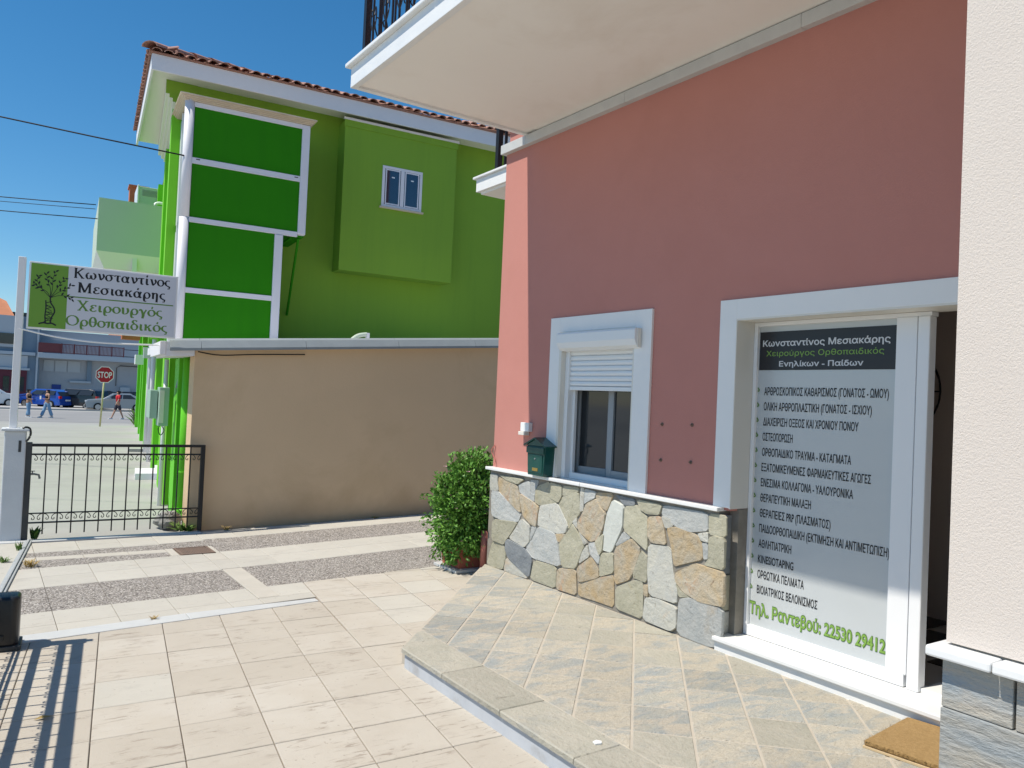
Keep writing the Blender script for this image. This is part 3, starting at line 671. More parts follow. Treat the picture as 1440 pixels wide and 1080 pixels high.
hb().box(4.16, 4.225, 5.285, 5.335, 1.056, 2.135).build('guide_rail', 'shutter', WINO, bevel=.003); hb().box(4.16, 4.225, 4.445, 4.49, 1.056, 2.135).build('guide_rail', 'shutter', WINO, bevel=.003)
for k in range(7):
    z = 1.84 + k * .043
    hb().prism([(4.192, z), (4.180, z + .006), (4.176, z + .0215), (4.180, z + .036), (4.192, z + .0425), (4.205, z + .0425), (4.205, z)], 5.285, 1, 4.49).build('shutter_slat', 'shutter', WINO)
hb().box(4.176, 4.206, 4.49, 5.285, 1.805, 1.838).build('bottom_slat', 'shutter', WINO, bevel=.003)
fr = hb().box(4.215, 4.245, 5.255, 5.285, 1.056, 1.83).box(4.215, 4.245, 4.49, 4.515, 1.056, 1.83).box(4.205, 4.25, 4.49, 5.285, 1.056, 1.105).build('screen_frame', 'shutter', WINO, bevel=.003)
# two sashes, the far one ajar inwards
def sash(y_hinge, y_end, ang, nm='sash'):
    w = abs(y_end - y_hinge); M = Matrix.Translation((4.13 - 4.13 + 0, 0, 0))
    s = 1 if y_end > y_hinge else -1
    T = HX @ Matrix.Translation((4.275, y_hinge, 0)) @ Matrix.Rotation(ang, 4, 'Z')
    fr = MB(T).box(0, .05, 0, s * .06, 1.09, 2.2).box(0, .05, s * (w - .06), s * w, 1.09, 2.2).box(0, .05, s * .06, s * (w - .06), 1.09, 1.16).build(nm, 'sash_shaded', WINO, bevel=.004)
    MB(T).box(.018, .028, s * .06, s * (w - .06), 1.16, 2.2).build('glass', 'shop_glass', fr)
sash(5.325, 4.895, R(9)); sash(4.455, 4.885, 0)
hb().box(4.26, 4.36, 5.32, 5.36, 1.03, 2.3).build('frame_side', 'plastic_cream', WINO)
# black panel standing in for the unlit room behind the window
hb().box(4.75, 4.80, 4.2, 5.6, .9, 2.5).build('dark_backing', 'floor_black', H)
# door surround
hb().box(WX - .02, WX + .002, 3.46, 3.60, 1.05, 2.43).box(WX - .02, WX + .002, Y0 + .002, 3.46, 2.30, 2.43).build('door_surround', 'trim_white', H, bevel=.002)
hb().box(WX - .018, 4.36, 3.455, 3.468, 1.045, 2.302).build('reveal', 'plastic_cream', H) ; hb().box(WX - .018, 4.36, Y0 + .01, 3.455, 2.288, 2.302).build('reveal', 'plastic_cream', H)
hb().box(4.20, 4.36, 3.455, 3.53, .2, 1.04).build('reveal_base', 'mortar', H)
# marble threshold
hb().box(4.05, 4.45, 1.3, 3.515, .185, .212).build('threshold', 'marble', H, bevel=.005)
hb().box(4.075, 4.45, 1.3, 3.51, .10, .185).build('threshold_riser', 'marble', H)
hb().box(4.30, 4.5, 1.3, 2.27, .212, .235).build('threshold_track', 'marble', H, bevel=.003)
# glazed door: white frame, frosted pane with print
DX = 4.285
dr_ = hb().box(DX, DX + .07, 3.425, 3.453, .215, 2.287).box(DX, DX + .07, 2.265, 3.425, 2.262, 2.287)
DOOR = dr_.build('glazed_door', 'plastic_white', H, bevel=.003)
hb().box(DX + .006, DX + .065, 3.478 - .055, 3.47 - .03, .215, 2.27)
hb().box(DX - .004, DX + .06, 2.355, 3.424, .215, .283).build('bottom_rail', 'plastic_white', DOOR, bevel=.004)
hb().box(DX - .004, DX + .06, 2.342, 2.462, .283, 2.262).build('stile', 'plastic_white', DOOR, bevel=.004)
hb().box(DX - .012, DX + .06, 2.268, 2.335, .213, 2.262).build('stile', 'plastic_white', DOOR, bevel=.006)
PX = 4.31
pane = hb().box(PX, PX + .012, 2.462, 3.424, .283, 2.262).build('frosted_pane', 'film', DOOR)
hb().box(PX - .003, PX - .001, 2.474, 3.42, 1.971, 2.224).build('banner', 'print_banner', pane)
def door_text(s, yl, yr, zb, h, m, bold=0., x=PX - .002, cap=.73):
    lay_text('lettering', text_mesh(s, bold), m, pane, Vector((x, yl, zb)) - Vector((4.13, 6.36, 0)), (0, -1, 0), (0, 0, 1), abs(yl - yr), h, cap)
door_text('Κωνσταντίνος Μεσιακάρης', 3.395, 2.508, 2.128, .040, 'print_white', .022, PX - .0045)
door_text('Χειρούργος Ορθοπαιδικός', 3.365, 2.544, 2.063, .036, 'print_green', .006, PX - .0045)
door_text('Ενηλίκων - Παίδων', 3.262, 2.671, 1.995, .034, 'print_white', .022, PX - .0045)
rows = [('ΑΡΘΡΟΣΚΟΠΙΚΟΣ ΚΑΘΑΡΙΣΜΟΣ (ΓΟΝΑΤΟΣ - ΩΜΟΥ)', 2.51), ('ΟΛΙΚΗ ΑΡΘΡΟΠΛΑΣΤΙΚΗ (ΓΟΝΑΤΟΣ - ΙΣΧΙΟΥ)', 2.61), ('ΔΙΑΧΕΙΡΙΣΗ ΟΞΕΟΣ ΚΑΙ ΧΡΟΝΙΟΥ ΠΟΝΟΥ', 2.69), ('ΟΣΤΕΟΠΟΡΩΣΗ', 3.14), ('ΟΡΘΟΠΑΙΔΙΚΟ ΤΡΑΥΜΑ - ΚΑΤΑΓΜΑΤΑ', 2.73),
        ('ΕΞΑΤΟΜΙΚΕΥΜΕΝΕΣ ΦΑΡΜΑΚΕΥΤΙΚΕΣ ΑΓΩΓΕΣ', 2.60), ('ΕΝΕΣΙΜΑ ΚΟΛΛΑΓΟΝΑ - ΥΑΛΟΥΡΟΝΙΚΑ', 2.71), ('ΘΕΡΑΠΕΥΤΙΚΗ ΜΑΛΑΞΗ', 2.99), ('ΘΕΡΑΠΕΙΕΣ PRP (ΠΛΑΣΜΑΤΟΣ)', 2.85), ('ΠΑΙΔΟΟΡΘΟΠΑΙΔΙΚΗ (ΕΚΤΙΜΗΣΗ ΚΑΙ ΑΝΤΙΜΕΤΩΠΙΣΗ)', 2.475),
        ('ΑΘΛΗΤΙΑΤΡΙΚΗ', 3.12), ('KINESIOTAPING', 3.10), ('ΟΡΘΩΤΙΚΑ ΠΕΛΜΑΤΑ', 3.02), ('ΒΙΟΙΑΤΡΙΚΟΣ ΒΕΛΟΝΙΣΜΟΣ', 2.92)]
for k, (s, yr) in enumerate(rows):
    z = 1.806 - k * .1005
    door_text(s, 3.372, yr, z, .052, 'print_black', .014)
    lp = [(0, 0), (.012, .018), (.03, .021), (.050, .005), (.052, -.006), (.038, -.017), (.018, -.016)]
    MB(HX).add([(PX - .0025, 3.462 - .002 - u, z + .047 - .35 * u - w + .0) for u, w in lp], [tuple(range(len(lp)))]).build('leaf_mark', 'print_green_dark', pane)
    MB(HX).add([(PX - .0035, 3.46 - u, z + .047 - .35 * u + (.002 if q else -.002)) for u, q in ((.006, 0), (.044, 0), (.044, 1), (.006, 1))], [(0, 1, 2, 3)]).build('leaf_mark', 'print_white', pane)
door_text('Τηλ. Ραντεβού: 22530 29412', 3.425, 2.475, .358, .078, 'print_green_dark', .045, PX - .0022)
door_text('Τηλ. Ραντεβού: 22530 29412', 3.421, 2.479, .360, .074, 'print_green', .018, PX - .0042)
# --- room seen through the open half of the door
room = hb().box(6.0, 6.05, .9, 4.4, 0, 3).box(4.38, 6.05, 4.15, 4.2, 0, 3).box(4.5, 6.05, .95, 1.0, 0, 3).build('room_wall', 'room', H)
hb().box(4.30, 6.1, .9, 4.2, 2.8, 2.85).build('room_ceiling', 'room', H)
hb().box(4.45, 6.1, .95, 4.2, .1, .2).build('room_floor', 'floor_pale', H)
for a in range(4):
    for b in range(8):
        if (a + b) % 2 == 0: hb().box(4.52 + a * .38, 4.88 + a * .38, 1.05 + b * .38, 1.41 + b * .38, .2, .206).build('floor_tile', 'floor_black', H)
        else: hb().box(4.52 + a * .38, 4.88 + a * .38, 1.05 + b * .38, 1.41 + b * .38, .2, .205).build('floor_tile', 'floor_pale', H)
# solid mass behind, so nothing shines through
hb().box(6.4, 6.6, -4, 6.1, -.1, 4.2).build('back_wall', 'room', H)
# --- balcony
BX = 2.36; BY = 6.0; BZ = 4.165
bal = hb().box(BX + .05, WX - .001, 1.0, BY - .05, BZ + .012, BZ + .19).box(BX + .10, WX - .001, -4, 1.0, BZ + .012, BZ + .19).build('balcony', 'soffit', H)
hb().box(BX + .0501, WX - .03, 1.0, BY - .20, BZ, BZ + .012).build('soffit', 'soffit', bal)
hb().box(BX, BX + .05, -4, BY, BZ - .008, BZ + .155).build('fascia', 'marble', bal, bevel=.003); hb().box(BX + .05, WX, BY - .05, BY, BZ - .008, BZ + .155).build('fascia', 'marble', bal, bevel=.003)
yy = 6.04
for k in range(7):
    hb().box(BX - .04, BX + .3, yy - 1.45, yy - .002, BZ + .156, BZ + .19).build('coping', 'marble', bal, bevel=.008); yy -= 1.45
hb().box(BX + .301, WX, 5.75, 6.04, BZ + .156, BZ + .19).build('coping', 'marble', bal, bevel=.008)
# marble string course under the balcony
yy = Y1 + .03
for w in (.42, 1.35, 1.6, 1.8):
    hb().box(4.075, WX + .1, yy - w + .002, yy, 4.07, 4.158 if yy < 6 else 4.158).build('string_course', 'marble_old', H, bevel=.003); yy -= w
hb().box(WX + .03, WX + .2, Y0, Y1 + .0, 4.07, 4.31).build('wall_band', 'pink', H)
# railing
ral = hb().tube([(2.46, 5.95, 5.32), (2.46, -2, 5.32)], .022).tube([(2.46, 5.95, 5.32), (4.1, 5.95, 5.32)], .022).box(2.445, 2.475, -2, 5.95, 4.42, 4.45).box(2.475, 4.1, 5.935, 5.965, 4.42, 4.45).build('railing', 'iron', bal)
hb().box(2.435, 2.485, 5.925, 5.975, 4.356, 5.36).build('post', 'iron', ral)
pos = [(2.46, 5.95 - .12 * (k + 1)) for k in range(40)] + [(2.46 + .12 * (k + 1), 5.95) for k in range(13)]
for k, (x, y) in enumerate(pos):
    dx, dy = ((0, 1) if k < 40 else (1, 0)); mb = hb().box(x - .007, x + .007, y - .007, y + .007, 4.45, 5.31)
    if k % 2 == 0:                                          # wrought scroll panel
        for s_ in (-1, 1):
            for zc, q in ((4.72, 1), (5.02, -1)):
                pts = [(x + dx * s_ * u, y + dy * s_ * u, zc + q * w) for u, w in curve([(.0, -.14), (.035, -.09), (.055, -.02), (.04, .05), (.015, .03), (.025, -.01)], 3)]
                mb.tube(pts, .006, 5)
    mb.build('baluster', 'iron', ral)
# --- projecting cream wall at the right, marble sill and slab-clad base
CX = 2.45
cw = hb().box(CX, 4.135, -4, Y0 - .001, 1.03, 8).box(CX + .03, 4.135, -4, Y0 - .02, -.1, 1.02)
hb().box(CX, 4.125, -4, Y0 - .001, 1.03, 4.4).box(CX, 4.125, -4, Y0 - .001, 4.4, 8).build('cream_wall', 'cream', H, label='cream rendered projecting wall')
cb = hb().box(CX + .01, 4.12, -4, Y0 - .012, -.15, 1.03).build('slab_base', 'mortar', H)
hb().box(CX - .065, CX + .12, 1.065, Y0 + .03, .99, 1.022).build('sill', 'marble', H, bevel=.007); hb().box(CX - .065, CX + .12, -4, 1.062, .99, 1.022).build('sill', 'marble', H, bevel=.007)
hb().box(CX + .121, 4.12, Y0 - .05, Y0 + .03, .985, 1.022).build('sill', 'marble', H)
for y0, y1, z0, z1 in ((1.02, Y0, .84, .98), (.2, 1.015, .84, .98), (.30, Y0, .12, .838), (-.6, .295, .12, .838)):
    hb().box(CX - .018 - trng.uniform(0, .006), CX + .02, y0 + .003, y1, z0, z1).build('stone_slab', 'quarry_slab', cb, bevel=.004)
hb().box(CX + .02, 4.12, Y0 - .02, Y0, .12, .98).build('stone_slab', 'quarry_slab', cb)
# --- little balcony round the corner
b2 = hb().box(4.70, 6.6, 7.2, 7.75, 4.06, 4.24).build('side_balcony', 'soffit', H); hb().box(4.66, 6.6, 6.4, 7.8, 4.09, 4.235).build('slab', 'marble', b2)
hb().box(4.63, 6.6, 6.4, 7.84, 4.237, 4.265).build('coping', 'marble', b2, bevel=.006); hb().box(4.75, 4.81, 7.5, 7.56, 4.265, 5.2).build('post', 'iron', b2)
for k in range(12): hb().box(4.87 + k * .12, 4.885 + k * .12, 7.52, 7.535, 4.30, 5.15).build('baluster', 'iron', b2)
hb().box(4.75, 6.4, 7.515, 7.545, 5.15, 5.18).build('handrail', 'iron', b2)
for k in range(8): hb().box(4.775, 4.79, 7.4 - k * .12, 7.415 - k * .12, 4.30, 5.15).build('baluster', 'iron', b2)
# four old fixing bolts
for y, z in ((4.12, 1.57), (3.83, 1.58), (4.12, 1.31), (3.83, 1.32)):
    hb().tube([(WX + .01, y, z), (WX - .018, y, z)], .006, 7).tube([(WX - .0005, y, z), (WX - .003, y, z)], .014, 9).build('bolt', 'rust', H)

# letter box
lb = thing('letter_box', 'dark green metal letter box with pitched lid hanging at the sill left of the window', 'letter box', (4.12, 5.5, 1.06))
lx = lambda: MB(Matrix.Translation((-4.12, -5.5, -1.06)))
lx().prism([(5.365, 1.31), (5.63, 1.31), (5.61, 1.055), (5.385, 1.055)], 4.115, 0, 4.005).build('body', 'box_green', lb, bevel=.006)
lx().prism([(5.34, 1.315), (5.505, 1.385), (5.665, 1.315), (5.66, 1.303), (5.505, 1.37), (5.345, 1.303)], 4.12, 0, 3.985).build('lid', 'box_green', lb, bevel=.002)
lx().prism([(5.37, 1.312), (5.505, 1.368), (5.63, 1.312)], 4.11, 0, 4.0).build('gable', 'box_green', lb)
lx().box(3.992, 4.004, 5.372, 5.625, 1.245, 1.30).build('flap', 'box_green', lb, bevel=.004)
lx().box(3.998, 4.003, 5.395, 5.60, 1.08, 1.235).build('door', 'box_green', lb, bevel=.002)
lx().tube([(4.0, 5.495, 1.20), (3.992, 5.495, 1.20)], .007, 10).build('lock', 'galvanised', lb)
lx().box(3.994, 3.999, 5.45, 5.53, 1.095, 1.122).build('plate', 'brass', lb)
# small white box above it
db = thing('doorbell_box', 'small white electrical box on the pink wall just above the green letter box', 'electrical box', (4.12, 5.8, 1.45))
MB().box(-.035, .009, -.065, .065, -.03, .05).build('body', 'plastic_white', db, bevel=.004); MB().box(-.05, .009, -.02, .075, -.065, -.032).build('cap', 'plastic_cream', db, bevel=.004)
# ring-shaped ornament in the dark room
orn = thing('wheel_ornament', 'round dark metal wheel ornament hanging on the wall inside the open door', 'ornament', (5.96, 3.27, 1.905))
MB().tube([(0, .2 * math.cos(R(a)), .27 * math.sin(R(a))) for a in range(0, 361, 12)], .008, 6).build('rim', 'iron', orn)
for a in range(0, 360, 45): MB().tube([(0, 0, 0), (0, .2 * math.cos(R(a)), .27 * math.sin(R(a)))], .005, 5).build('spoke', 'iron', orn)
# door mat, folded edge towards us
mt = thing('door_mat', 'worn tan coir door mat lying against the marble threshold', 'mat', (3.83, 2.05, TZ))
MB().prism([(-.265, .09), (.215, .145), (.30, -.32), (-.18, -.42)], .036, 2, .012).build('pile', 'coir', mt, bevel=.006)
MB().prism([(-.272, .092), (.21, .15), (.30, -.325), (-.187, -.425)], .010, 2, .001).build('backing', 'coir_edge', mt)
fr_ = random.Random(8); fb_ = MB()
for k in range(900):
    e_ = fr_.random(); t_ = fr_.random(); P_ = [(-.265, .09), (.215, .145), (.30, -.32), (-.18, -.42)]; q_ = fr_.choice((0, 0, 3, 3, 2)); a_, b_ = P_[q_], P_[(q_ + 1) % 4]
    x_, y_ = a_[0] + (b_[0] - a_[0]) * t_, a_[1] + (b_[1] - a_[1]) * t_; fb_.add([(x_, y_, .014 + .02 * e_), (x_ + .004, y_ + .002, .014 + .02 * e_), (x_ + fr_.uniform(-.012, .012), y_ + fr_.uniform(-.012, .012), .02 + .026 * fr_.random())], [(0, 1, 2)])
stuff(fb_.build('fibres', 'coir', mt))
# ================================================================== GATE AREA
# plastered pillar
pil = thing('gate_pillar', 'white plastered gate pillar with cracked paint and thin cap, carrying the sign post', 'pillar', (.325, 9.72, 0), R(-3))
MB().box(-.085, .11, -.10, .13, -.05, 1.145).build('shaft', 'pillar_plaster', pil, bevel=.012)
MB().box(-.115, .135, -.13, .16, 1.146, 1.172).build('cap', 'pillar_plaster', pil, bevel=.006)
# garden tap behind the gate
tp = thing('garden_tap', 'small metal garden tap on the side of the gate pillar behind the gate', 'tap', (.50, 9.80, .68))
MB().tube([(-.08, 0, 0), (.03, 0, 0), (.07, 0, -.01), (.08, 0, -.05)], .011, 8).build('spout', 'galvanised', tp); MB().tube([(.01, 0, 0), (.01, 0, .03)], .007, 6).box(-.015, .035, -.005, .005, .028, .036).build('handle', 'galvanised', tp)
def scroll(mb, x, z, s, k=1., y=0.):
    """little C-scroll springing from a bar at (x, z)"""
    pts = [(0, .012), (.018, .008), (.034, -.006), (.044, -.026), (.040, -.044), (.026, -.048), (.018, -.038), (.024, -.028)]
    mb.tube([(x + s * a * k, y, z + b * k) for a, b in curve(pts, 3)], .0042, 5)
def make_gate(name, label, L_, loc, rz, thick=1., wide_post=True):
    g = thing(name, label, 'gate', loc, rz)
    MB().box(0, L_, -.02, .02, .985, 1.015).build('top_rail', 'iron', g, bevel=.003)
    MB().box(0, L_, -.012 * thick, .012 * thick, .895, .912).build('rail', 'iron', g); MB().box(0, L_, -.010, .010, .275, .287).build('rail', 'iron', g); MB().box(0, L_, -.012, .012, .175, .19).build('rail', 'iron', g)
    MB().box(L_ - .02, L_ + .025, -.03, .03, .02, 1.015).build('post', 'iron', g, bevel=.004)
    n = int(round(L_ / .131)); st = L_ / n
    for k in range(1, n):
        MB().box(k * st - .0065, k * st + .0065, -.0065, .0065, .06, .985).build('baluster', 'iron', g)
    for zz in (.888, .262):
        for k in range(n):
            for s, x in ((1, k * st + .008), (-1, (k + 1) * st - .008)):
                mb = MB(); scroll(mb, x, zz, s); mb.build('scroll', 'iron', g)
    return g
G1 = make_gate('iron_gate', 'low black wrought iron gate with scrollwork closing the forecourt beside the beige garage wall', 1.70, (.49, 9.66, 0), R(-2.2))
MB().box(-.11, .0, -.035, .035, -.01, 1.03).build('post_plate', 'iron_plate', G1, bevel=.004)
MB().box(-.125, -.10, -.05, .05, .93, 1.05).build('guide_bracket', 'iron_plate', G1)
cabl = tag(MB().tube(curve([(.39, 9.6, 1.175), (.42, 9.60, 1.19), (.455, 9.60, 1.175), (.465, 9.60, 1.12), (.45, 9.61, 1.07), (.43, 9.62, 1.04)], 6), .011, 7).build('conduit', 'black_plastic', smooth=True), 'black cable loop running from the pillar top down to the gate post', 'cable')
# ground track for the sliding gate
tr = thing('gate_track', 'grey steel sliding gate track along the left edge of the forecourt', 'track', (.50, 9.58, 0), R(-7.2))
MB().box(-.032, .032, -7, 0, .0, .016).build('base', 'track_metal', tr, bevel=.003); MB().box(-.012, .012, -7, 0, .016, .030).build('rail', 'track_metal', tr, bevel=.004)
# second, open leaf running back towards us: heavy rails, its shadow lies on the tiles
g2 = thing('sliding_gate', 'black wrought iron sliding gate standing open at the left edge, casting barred shadow', 'gate', (.045, 5.90, 0), R(-97.2))
for z0, z1, w in ((.985, 1.045, .018), (.845, .88, .013), (.60, .64, .013), (.44, .452, .006), (.395, .405, .006), (.12, .16, .016)):
    MB().box(0, 4.6, -w, w, z0, z1).build('rail', 'iron', g2)
MB().box(-.05, .05, -.03, .03, .04, 1.045).build('post', 'iron', g2); MB().box(-.03, .02, -.02, .02, 1.045, 1.13).build('stop', 'iron', g2); MB().box(.3, 4.2, -.02, .02, .06, .075).build('bottom_bar', 'iron', g2)
for k in range(32):
    MB().box(.1 + k * .14, .112 + k * .14, -.006, .006, .08, .99).build('baluster', 'iron', g2)
    for zz, q in ((.845, 1.0), (.395, 1.0)):
        mb = MB(); scroll(mb, .106 + k * .14, zz, 1, q); scroll(mb, .106 + k * .14, zz, -1, q); mb.build('scroll', 'iron', g2)
for x in (.4, 3.9): MB().tube([(x, -.02, .045), (x, .02, .045)], .045, 14).build('wheel', 'rust', g2)
# motor of the gate
mo = thing('gate_motor', 'black rounded gate motor housing standing on the tiles at the left edge', 'gate motor', (.155, 5.88, 0), R(-5))
MB().prism([(-.20, -.09), (.10, -.09), (.13, -.06), (.13, .07), (.10, .10), (-.20, .10)], .33, 2, .02).build('housing', 'black_plastic', mo, bevel=.03, seg=4, smooth=True)
MB().box(-.22, .145, -.105, .115, .002, .03).build('base_plate', 'iron_plate', mo, bevel=.005); MB().box(-.05, .05, -.102, -.09, .06, .10).build('latch', 'black_plastic', mo, bevel=.003)

# ------------------------------------------------------------------ clinic sign on its post
SG = thing('clinic_sign', 'white and green lettered sign board with tree emblem projecting from post beside the gate', 'sign', (.31, 9.72, 1.17), R(-4.6))
MB().box(-.035, .035, -.035, .035, 0, 1.80).build('post', 'trim_white', SG, bevel=.004)
MB().box(-.06, .06, -.06, .06, .001, .008).build('foot_plate', 'trim_white', SG)
bx0, bx1, bz0, bz1 = .065, 1.515, 1.055, 1.765
bd = MB().box(bx0, bx1, -.03, .03, bz0, bz1).build('board', 'trim_white', SG, bevel=.004)
MB().box(bx0 + .36, bx1 - .018, -.034, -.0305, bz0 + .018, bz1 - .018).build('face', 'sign_white', bd)
MB().box(bx0 + .018, bx0 + .3595, -.034, -.0305, bz0 + .018, bz1 - .018).build('green_panel', 'sign_green', bd)
W_, H_ = bx1 - bx0, bz1 - bz0
for wd, x0, x1, zf, m_ in (('Κωνσταντίνος', .285, .945, .185, 'print_black'), ('Μεσιακάρης', .315, .915, .40, 'print_black'), ('Χειρουργός', .315, .90, .675, 'sign_text_green'), ('Ορθοπαιδικός', .245, .94, .91, 'sign_text_green')):
    lay_text('lettering', serif_mesh(wd), m_, bd, (bx0 + W_ * x0, -.0345, bz1 - H_ * zf), (1, 0, 0), (0, 0, 1), W_ * (x1 - x0), .108, 1.5)
MB().box(bx0 + .36, bx1 - .04, -.0352, -.0345, bz1 - H_ * .485, bz1 - H_ * .468).build('rule', 'sign_text_green', bd)
# tree emblem: plaited trunk, spreading twigs, leaves
ex0, ez0 = bx0 + .02, bz0 + .04
tw = MB()
def ink(pts, r0, r1=None):
    r1 = r1 or r0; P = curve(pts, 5); vs = []; n = len(P)
    for i, p in enumerate(P):
        d = (P[min(i + 1, n - 1)] - P[max(i - 1, 0)]).normalized(); r = r0 + (r1 - r0) * i / (n - 1); nn = Vector((-d.y, d.x)) * r
        for s in (-1, 1): vs.append((ex0 + p.x + s * nn.x, -.0352 - .00005 * len(tw.f) / 40, ez0 + p.y + s * nn.y))
    tw.add(vs, [(2 * i, 2 * i + 1, 2 * i + 3, 2 * i + 2) for i in range(n - 1)])
ink([(.155, .02), (.145, .10), (.150, .18), (.145, .27)], .006); ink([(.195, .02), (.205, .09), (.23, .15), (.22, .20), (.19, .25), (.185, .30)], .007)
for k in range(7): ink([(.15, .05 + k * .032), (.205 + .015 * math.sin(k), .06 + k * .032 + .01 * (-1) ** k)], .004)
for k in range(5): ink([(.15, .08 + k * .036), (.205, .05 + k * .036)], .003)
ink([(.09, .015), (.13, .03), (.17, .025), (.21, .03), (.25, .01)], .008); ink([(.15, .05), (.12, .02)], .006, .003); ink([(.19, .05), (.22, .02)], .006, .003)
tips = [((.185, .30), (.15, .36), (.08, .40), (.03, .43)), ((.185, .30), (.12, .37), (.06, .46), (.07, .52)), ((.185, .30), (.18, .40), (.15, .48), (.14, .55)), ((.185, .30), (.20, .40), (.20, .50), (.22, .58)), ((.185, .30), (.23, .38), (.27, .46), (.31, .52)), ((.185, .30), (.25, .36), (.31, .40), (.37, .45)), ((.185, .30), (.26, .33), (.33, .33), (.38, .31))]
er = random.Random(5); tws = []
for t in tips: ink(list(t), .0032, .0014); tws.append(curve(t, 6))
lv = MB()
for c in tws:
    for k in range(8, len(c), 2):
        for s in ((-1) ** (k // 2),):
            p = c[k]; d = (c[k] - c[k - 1]).normalized(); a = math.atan2(d.y, d.x) + s * er.uniform(.5, 1.0); l_ = er.uniform(.034, .044); w = .0085
            q = [(0, 0), (.35, w), (.7, w * .8), (1, 0), (.7, -w * .8), (.35, -w)]
            lv.add([(ex0 + p.x + math.cos(a) * u * l_ - math.sin(a) * v, -.0354, ez0 + p.y + math.sin(a) * u * l_ + math.cos(a) * v) for u, v in q], [(0, 1, 2, 3, 4, 5)])
tw.build('tree_drawing', 'print_black', bd); stuff(lv.build('leaf_drawing', 'print_black', bd))
MB().tube(curve([(.0, -.03, 1.05), (.35, -.02, .985), (.8, -.01, .955), (1.5, .2, .985)], 8), .0095, 7).build('stay_rod', 'plastic_white', SG)

# ================================================================== GREEN BUILDING
A46 = R(-4.6)
GB = thing('green_building', 'two storey bright green building with white eaves, tiled roof and white framed corner bay', 'building', (2.25, 11.0, 0), A46)
def gb(): return MB()
FS = .062                                                     # the street front leans this much off square
def fu(v, off=0.): return -.05 + FS * v - off
# side wall and street front
fU = lambda v, off=0.: -.19 + FS * v - off
gb().prism([(fU(1.0), 1.0), (8.6, 1.0), (8.6, 1.3), (fU(1.3) + .3, 1.3)], 6.03, 2, 2.3).build('side_wall', 'lime', GB)
gb().prism([(fu(1.0), 1.0), (8.6, 1.0), (8.6, 1.3), (fu(1.3) + .3, 1.3)], 2.299, 2, -.1).build('lower_side_wall', 'lime', GB)
gb().prism([(fu(-.35), -.35), (fu(-.35) + .25, -.35), (fu(1.0) + .25, 1.0), (fu(1.0), 1.0)], 2.08, 2, -.1).build('wall', 'lime', GB)
gb().prism([(fu(1.301), 1.301), (fu(1.301) + .3, 1.301), (fu(12) + .3, 12), (fu(12), 12)], 2.7, 2, -.7).build('front_wall', 'front_lime', GB)
gb().prism([(fU(1.301), 1.301), (fU(1.301) + .3, 1.301), (fU(12) + .3, 12), (fU(12), 12)], 6.03, 2, 2.701).build('upper_front_wall', 'front_lime', GB)
gb().prism([(fU(1.301) + .01, 1.31), (fu(1.301) + .3, 1.31), (fu(12) + .3, 12), (fU(12), 12)], 2.72, 2, 2.69).build('overhang_soffit', 'eave_cream', GB)
gb().prism([(fU(12), 12), (9, 12), (9, 12.3), (fu(12.3), 12.3)], 6.03, 2, -.7).build('rear_wall', 'lime', GB)
gb().prism([(fu(12.3), 12.3), (fu(12.3) + .3, 12.3), (fu(31) + .3, 31), (fu(31), 31)], 4.2, 2, -.9).build('far_wall', 'lime', GB)
gb().prism([(fu(31), 31), (6, 31), (6, 12.31), (fu(12.31) + .3, 12.31)], 4.1, 2, 4.0).build('flat_roof', 'trim_white', GB)
# eaves: soffit, fascias, stepped moulding
ev = gb().prism([(-.55, .53), (8.9, .53), (8.9, 1.0), (-.02, 1.0)], 6.055, 2, 6.03).build('eaves', 'eave_cream', GB)
gb().prism([(-.55, .53), (.05, 1.0), (fU(4.4) + .02, 4.4), (-.48, 4.4)], 6.055, 2, 6.031).build('soffit', 'eave_cream', ev)
gb().box(-.58, 8.9, .50, .53, 5.95, 6.17).build('fascia', 'eave_white', ev, bevel=.003)
gb().prism([(-.58, .5305), (-.55, .5305), (-.47, 4.4), (-.50, 4.4)], 6.17, 2, 5.95).build('fascia', 'eave_white', ev)
for k, (w, z, hh) in enumerate(((.215, 6.028, .19), (.165, 5.837, .05), (.12, 5.786, .05), (.08, 5.735, .05), (.04, 5.684, .06))):
    gb().box(fU(1.0, w) - .002, fU(1.0) + .2, .985, .9995, z - hh, z).build('moulding_end', 'lime', ev)
    gb().prism([(fU(1.0, w), 1.0), (fU(1.0), 1.0), (fU(4.4), 4.4), (fU(4.4, w), 4.4)], z, 2, z - hh).build('moulding', 'eave_cream', ev, bevel=.006)
# roof with a row of barrel tiles along both eaves
rf = gb().add([(-.62, .46, 6.19), (8.95, .46, 6.19), (8.95, 4.5, 7.6), (2.6, 4.5, 7.6), (2.6, 4.2, 7.6), (-.50, 4.45, 6.19)], [(0, 1, 2, 3), (0, 3, 4, 5)]).build('roof', 'roof_tile', GB)
gb().add([(8.95, 4.5, 7.6), (8.95, 12.4, 6.19), (.5, 12.4, 6.19), (.10, 4.46, 6.19), (2.6, 4.5, 7.6)], [(0, 1, 2, 3, 4)]).build('roof_back', 'roof_tile', GB)
gb().box(-.60, 8.95, .47, .60, 6.172, 6.19).build('under_tile', 'roof_tile', rf)
def barrel(L_=.42, r0=.066, r1=.056, n=6):
    mb = MB(); o = []
    for y, r in ((0, r0), (L_, r1)):
        for rr in (r, r - .014):
            o += [(math.cos(math.pi * k / n) * rr, y, math.sin(math.pi * k / n) * rr * .62) for k in range(n + 1)]
    m = n + 1; f = []
    for k in range(n):
        f += [(k, k + 1, 2 * m + k + 1, 2 * m + k), (m + k, m + k + 1, 3 * m + k + 1, 3 * m + k), (k, k + 1, m + k + 1, m + k)]
    return mb.add(o, f)
